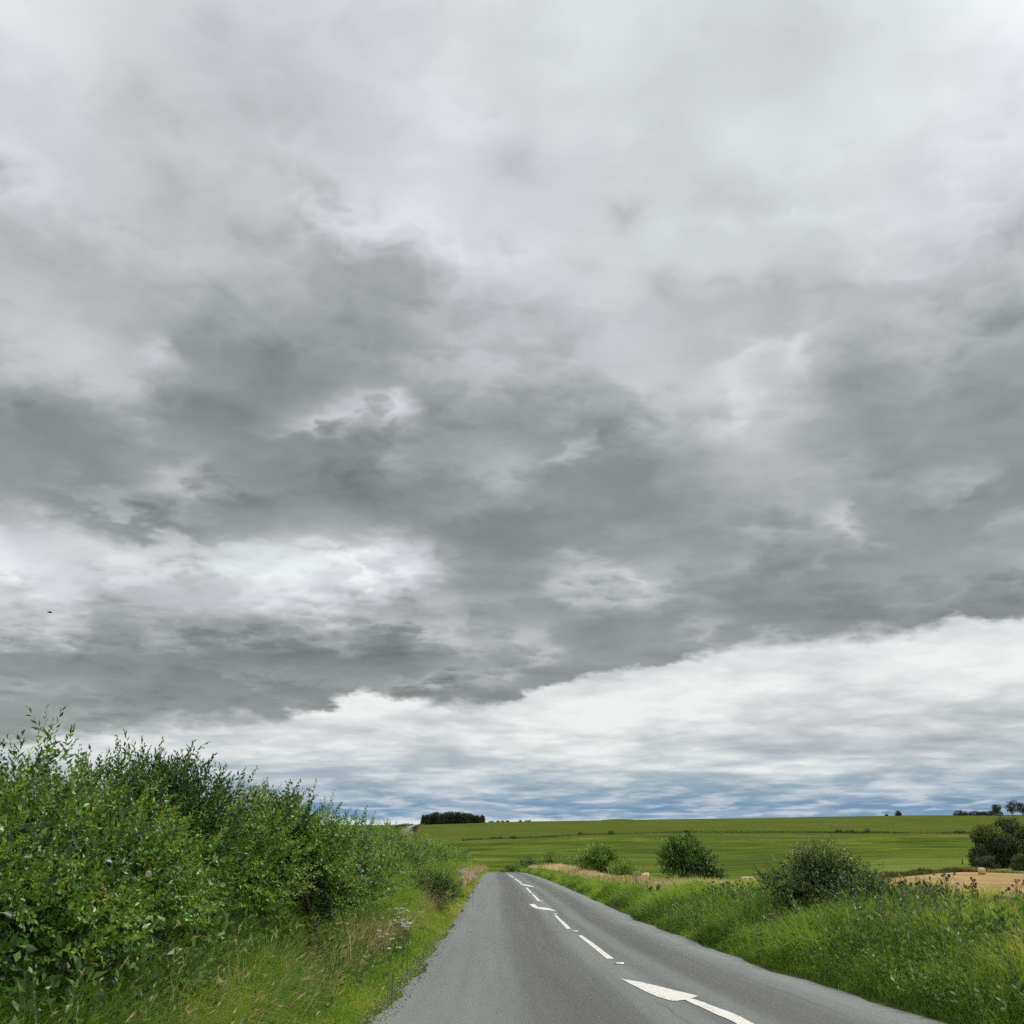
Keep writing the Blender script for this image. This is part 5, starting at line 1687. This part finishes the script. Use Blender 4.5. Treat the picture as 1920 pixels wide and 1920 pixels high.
def weed(name, label, cat, loc, H, heads_n, r, mat, group, seed, hn=26, leaves=5, size=.012, lean=(0, 0), stem_mat=None, htint=.5, spread=.16, style='umbel', ltint=.45, lscale=1.0):
    root = empty(name, loc)
    tag(root, label, cat, group)
    rr = np.random.default_rng(seed)
    top = np.array((lean[0] * H, lean[1] * H, H))
    sp = [tube([(0, 0, -.05), top * .5 + (rr.normal(0, .01), 0, 0), top * .82], [.006, .005, .004], 5)]
    hs = []
    px = max(1.0, PX * loc[1] / .009)
    for i in range(heads_n):
        a = i * 2.4 + rr.uniform(0, .5)
        q = spread * rr.uniform(.15, 1) if i else .02
        c = top + np.array((math.cos(a) * q, math.sin(a) * q, rr.uniform(-.16, .03) * H * (.4 + q / spread)))
        sp.append(tube([top * rr.uniform(.55, .8), (top * .8 + c) / 2 + (0, 0, -.01), c], [.004, .003, .0025], 4))
        if style == 'umbel':
            hs.append(umbel(c, r * rr.uniform(.7, 1.2), hn, rr, htint, size * px ** .5))
        else:
            hs.append(umbel(c + (0, 0, .0), r * .8, hn, rr, htint + .25, size * px ** .5))
            hs.append(umbel(c - (0, 0, r * .9), r * .6, hn, rr, htint - .2, size * 1.2 * px ** .5))
    V, F, t = join(sp)
    V0 = V.copy()
    mesh_np('stem', V, F, stem_mat or M_STEM, root)
    for h in hs if style == 'umbel' else [join(hs[i:i + 2]) for i in range(0, len(hs), 2)]:
        mesh_np('flower_head', h[0], h[1], mat, root, tint=h[2])
    if leaves:
        pp = []
        for i in range(leaves):
            z = H * rr.uniform(.05, .7)
            pp.append(stamp(HERBB[i % 3][0], HERBB[i % 3][1], np.array([top * z / H]), rot_to(np.array([(math.cos(i * 2.4), math.sin(i * 2.4), .6)]), rr.uniform(0, 6, 1)), [rr.uniform(.5, .9) * lscale], np.clip(ltint + HERBB[i % 3][2], 0, 1)[None]))
        V, F, t = join(pp)
        mesh_np('foliage', V, F, M_HERB, root, tint=t)
    return root


# white flat-topped flowers in the left verge
YG = 'white flat-topped flower plants in the left verge'
wl = [(748, 1712, 3, 'tallest white flower plant, top of the verge cluster'), (757, 1716, 3, 'white flower plant at the right top of the verge cluster'), (742, 1722, 3, 'white flower plant left in the verge cluster, heads close together'), (752, 1728, 4, 'fullest white flower plant in the middle of the verge cluster'),
      (761, 1734, 3, 'white flower plant at the right rim of the verge cluster'), (746, 1738, 3, 'white flower plant low in the verge cluster'), (756, 1746, 4, 'lowest white flower plant of the verge cluster, near the road'), (765, 1743, 3, 'white flower plant nearest the tarmac'),
      (634, 1737, 2, 'white flower plant apart, right of the small tree on dark stems'), (628, 1714, 2, 'faint white flower plant against the hedge foot'), (718, 1756, 2, 'white flower plant low in the green grass'), (728, 1768, 2, 'pair of white heads low in the grass near the road'),
      (714, 1690, 2, 'white flower plant high against the dry grass'), (730, 1693, 2, 'white flower plant in dry grass under the hedge'), (738, 1787, 2, 'lowest pair of white heads in the verge grass')]
for i, (px, py, k, lab) in enumerate(wl):
    X, Y, Z = at(px, py, .55)
    weed('white_flower', lab, 'flower', (X, Y, Z), .62, k, .038, M_WHITE, YG, 600 + i, 26, 3, .011, (.04, 0), htint=.6, spread=.13)
for i, (px, py, lab) in enumerate(((868, 1634, 'pale flower plant in dry grass under the far hedge'), (876, 1640, 'pale flower plant leaning over the far road edge'), (888, 1652, 'pale flower plant by the road edge near the brow'))):
    X, Y, Z = at(px, py, .8)
    weed('white_flower', lab, 'flower', (X, Y, Z), .9, 4, .10, M_WHITE, YG, 630 + i, 22, 0, .016, htint=.4, spread=.35)
# pink bindweed in the near hedge
for i, (px, py, lab) in enumerate(((279, 1638, 'pale pink bindweed flower, highest in the near hedge'), (194, 1668, 'pale pink bindweed flower low in the near hedge'), (156, 1648, 'small pink bindweed flower left in the near hedge'), (145, 1716, 'pinkish bindweed flower low near the undergrowth'))):
    dd = ray(px, py)
    Yp = (8.6, 8.0, 7.9, 7.6)[i]
    fl = empty('bindweed_flower', (dd[0] / dd[1] * Yp, Yp, EYE + dd[2] / dd[1] * Yp))
    tag(fl, lab, 'flower', 'bindweed flowers in the near hedge')
    a = np.linspace(0, 6.283, 11)[:-1]
    V = np.concatenate([[(0, .022, 0)], np.stack([np.cos(a) * .024, -.006 + 0 * a, np.sin(a) * .024], 1)])
    F = np.array([(0, 1 + j, 1 + (j + 1) % 10) for j in range(10)])
    mesh_np('petal', V, F, M_PINK, fl, tint=np.full(11, .6))
    V, F, t = tube([(0, .02, 0), (.01, .10, -.02), (0, .2, -.10)], [.003, .002, .002], 4)
    mesh_np('stem', V, F, M_STEM, fl)

# right bank: thistles gone to seed, flat brown-pink seed heads, dark dock spikes, a few yellow flowers
TG = 'thistles gone to seed against the stubble'
for i, (px, py, lab) in enumerate(((1690, 1652, 'leftmost dark thistle against the stubble, close to the wide mounded bush'), (1722, 1650, 'dark thistle with many heads, left of the tallest one'), (1742, 1654, 'shorter dark thistle beside the tallest one'), (1772, 1640, 'tallest dark thistle in front of the stubble'),
                                   (1904, 1652, 'dark thistle cluster at the right edge before the stubble'))):
    dd = ray(px, py)
    Yp = 17.0 + (i % 3) * .8
    X = dd[0] / dd[1] * Yp
    Z = float(ground(X, Yp))
    H = EYE + dd[2] / dd[1] * Yp - Z
    weed('thistle', lab, 'thistle', (X, Yp, Z), H, 11 if i != 1 else 15, .022, M_THIS, TG, 650 + i, 16, 7, .014, htint=.4, spread=.22 if i != 1 else .3, style='thistle', lscale=.8)
DG = 'dark dock spikes in the right bank'
for i, (px, py, lab) in enumerate(((1824, 1644, 'tallest dark dock spike standing against the stubble'), (1794, 1678, 'dark dock spike left of the tallest'), (1775, 1686, 'short dark dock spike among pinkish seed heads'), (1842, 1684, 'short dark dock spike right of the tallest'), (1866, 1680, 'greener thin dock spike near the right edge'), (1236, 1697, 'dark dead weed at the foot of the dark round bush'), (1222, 1702, 'smaller dead weed left of the dark round bush foot'))):
    dd = ray(px, py)
    Yp = 16.4 if i < 5 else 34.0
    X = dd[0] / dd[1] * Yp
    Z = float(ground(X, Yp))
    H = max(.4, EYE + dd[2] / dd[1] * Yp - Z)
    rt = empty('dock_plant', (X, Yp, Z))
    tag(rt, lab, 'weed', DG)
    V, F, t = tube([(0, 0, -.05), (.01, 0, H * .5), (0, 0, H * .95)], [.007, .006, .003], 5)
    mesh_np('stem', V, F, M_DSTEM, rt)
    rr = np.random.default_rng(670 + i)
    n = 300 if i < 5 else 170
    z = H * (1 - .62 * rr.random(n) ** .8)
    q = (.012 + .085 * (1 - z / H) ** .8) * np.sqrt(rr.random(n)) * (.8 if i < 5 else 1.5)
    a = rr.uniform(0, 6.28, n)
    V0, F0 = leaf2(.034, .020)
    V, F, t = stamp(V0, F0, np.stack([np.cos(a) * q, np.sin(a) * q, z], 1), rot_to(np.stack([np.cos(a), np.sin(a), rr.uniform(.2, 1.5, n)], 1), rr.uniform(0, 6, n)), rr.uniform(.7, 1.4, n) * (.95 if i < 5 else 1.3), rr.random(n))
    mesh_np('seed_spike', V, F, M_DOCK, rt, tint=t)
SG = 'flat brown-pink seed heads in the right bank weeds'
sl = [(1700, 1672, 'upper left'), (1738, 1668, 'topmost, beside the thistles'), (1655, 1690, 'left, close to the wide mounded bush'), (1690, 1704, 'broad, left of centre'), (1728, 1694, 'crowded, under the thistles'), (1762, 1700, 'crowded, centre right'), (1752, 1730, 'pale pinkish, lower right'), (1690, 1722, 'dull, lower centre'),
      (1764, 1740, 'brightest white-topped, lower right'), (1812, 1716, 'thin, right of centre'), (1896, 1684, 'at the right edge'), (1905, 1752, 'whitish, lowest at the right edge'), (1655, 1714, 'low left, in the green grass'), (1442, 1716, 'lone, at the near foot of the wide mounded bush'), (1384, 1672, 'small cluster left of the wide mounded bush'), (1368, 1690, 'lower cluster left of the wide mounded bush')]
for i, (px, py, lab) in enumerate(sl):
    dd = ray(px, py)
    Yp = (15.8, 16.2, 15.5, 14.8, 15.4, 15.2, 14.0, 14.4, 13.4, 14.6, 15.0, 12.4, 14.6, 18.0, 24, 22)[i]
    X = dd[0] / dd[1] * Yp
    Z = float(ground(X, Yp))
    H = max(.35, EYE + dd[2] / dd[1] * Yp - Z)
    weed('seeding_weed', lab + ' plant of flat brown-pink seed heads', 'weed', (X, Yp, Z), H, 6, .040, M_SEED, SG, 700 + i, 24, 7, .013, htint=.55 if i != 8 else 1.1, spread=.2, ltint=.5, lscale=1.1)
YW = 'yellow flowers in the right bank'
for i, (px, py, lab) in enumerate(((1487, 1602, 'yellow flower spray on top of the wide mounded bush, left'), (1568, 1603, 'yellow flower spray on top of the wide mounded bush, right'), (1537, 1590, 'tall thin yellowish spray on the middle of the wide mounded bush'), (1624, 1791, 'small yellow flower low in the near bank grass'), (1744, 1772, 'orange-yellow flower in the bank under the pinkish heads'), (1837, 1788, 'yellow flower low at the right in the bank'), (1598, 1819, 'lowest yellow flower in the near bank grass'))):
    dd = ray(px, py)
    Yp = 20.4 if i < 3 else (14.6, 13.8, 12.6, 14.6)[i - 3]
    X = dd[0] / dd[1] * Yp
    Z = float(ground(X, Yp))
    H = max(.3, EYE + dd[2] / dd[1] * Yp - Z)
    weed('yellow_flower', lab, 'flower', (X, Yp, Z), H, 6 if i < 3 else 2, .030 if i < 3 else .02, M_YEL, YW, 740 + i, 16, 4, .012, spread=.16 if i < 3 else .05, ltint=.6)

# bird far up over the hedge
dd = ray(94, 1148.5)
Yb = 60.0
br = empty('bird', (dd[0] / dd[1] * Yb, Yb, EYE + dd[2] / dd[1] * Yb))
tag(br, 'tiny dark bird flying in the grey sky above the left hedge', 'bird')
M_BIRD = simple_mat('feather', (.02, .02, .02), (.05, .045, .04), 10, .8, .2, .002)
V, F, t = tube([(-.17, 0, 0), (-.09, 0, .01), (.02, 0, .0), (.10, 0, .02), (.145, 0, .03)], [.012, .028, .04, .028, .006], 8)
mesh_np('body', V, F, M_BIRD, br, smooth=True)
for s in (-1, 1):
    V = np.array([(.05, 0, .01), (-.06, 0, .01), (.05, s * .14, .05), (-.05, s * .14, .045), (-.02, s * .28, .02), (-.09, s * .22, .02),
                  (.05, 0, .02), (-.06, 0, .02), (.05, s * .14, .06), (-.05, s * .14, .055), (-.02, s * .28, .026), (-.09, s * .22, .026)], float)
    F = np.array([(0, 1, 2), (1, 3, 2), (2, 3, 4), (3, 5, 4), (6, 8, 7), (7, 8, 9), (8, 10, 9), (9, 10, 11), (0, 2, 6), (2, 8, 6), (2, 4, 8), (4, 10, 8), (1, 7, 3), (3, 7, 9), (3, 9, 5), (5, 9, 11), (4, 5, 10), (5, 11, 10)])
    mesh_np('wing', V, F, M_BIRD, br)
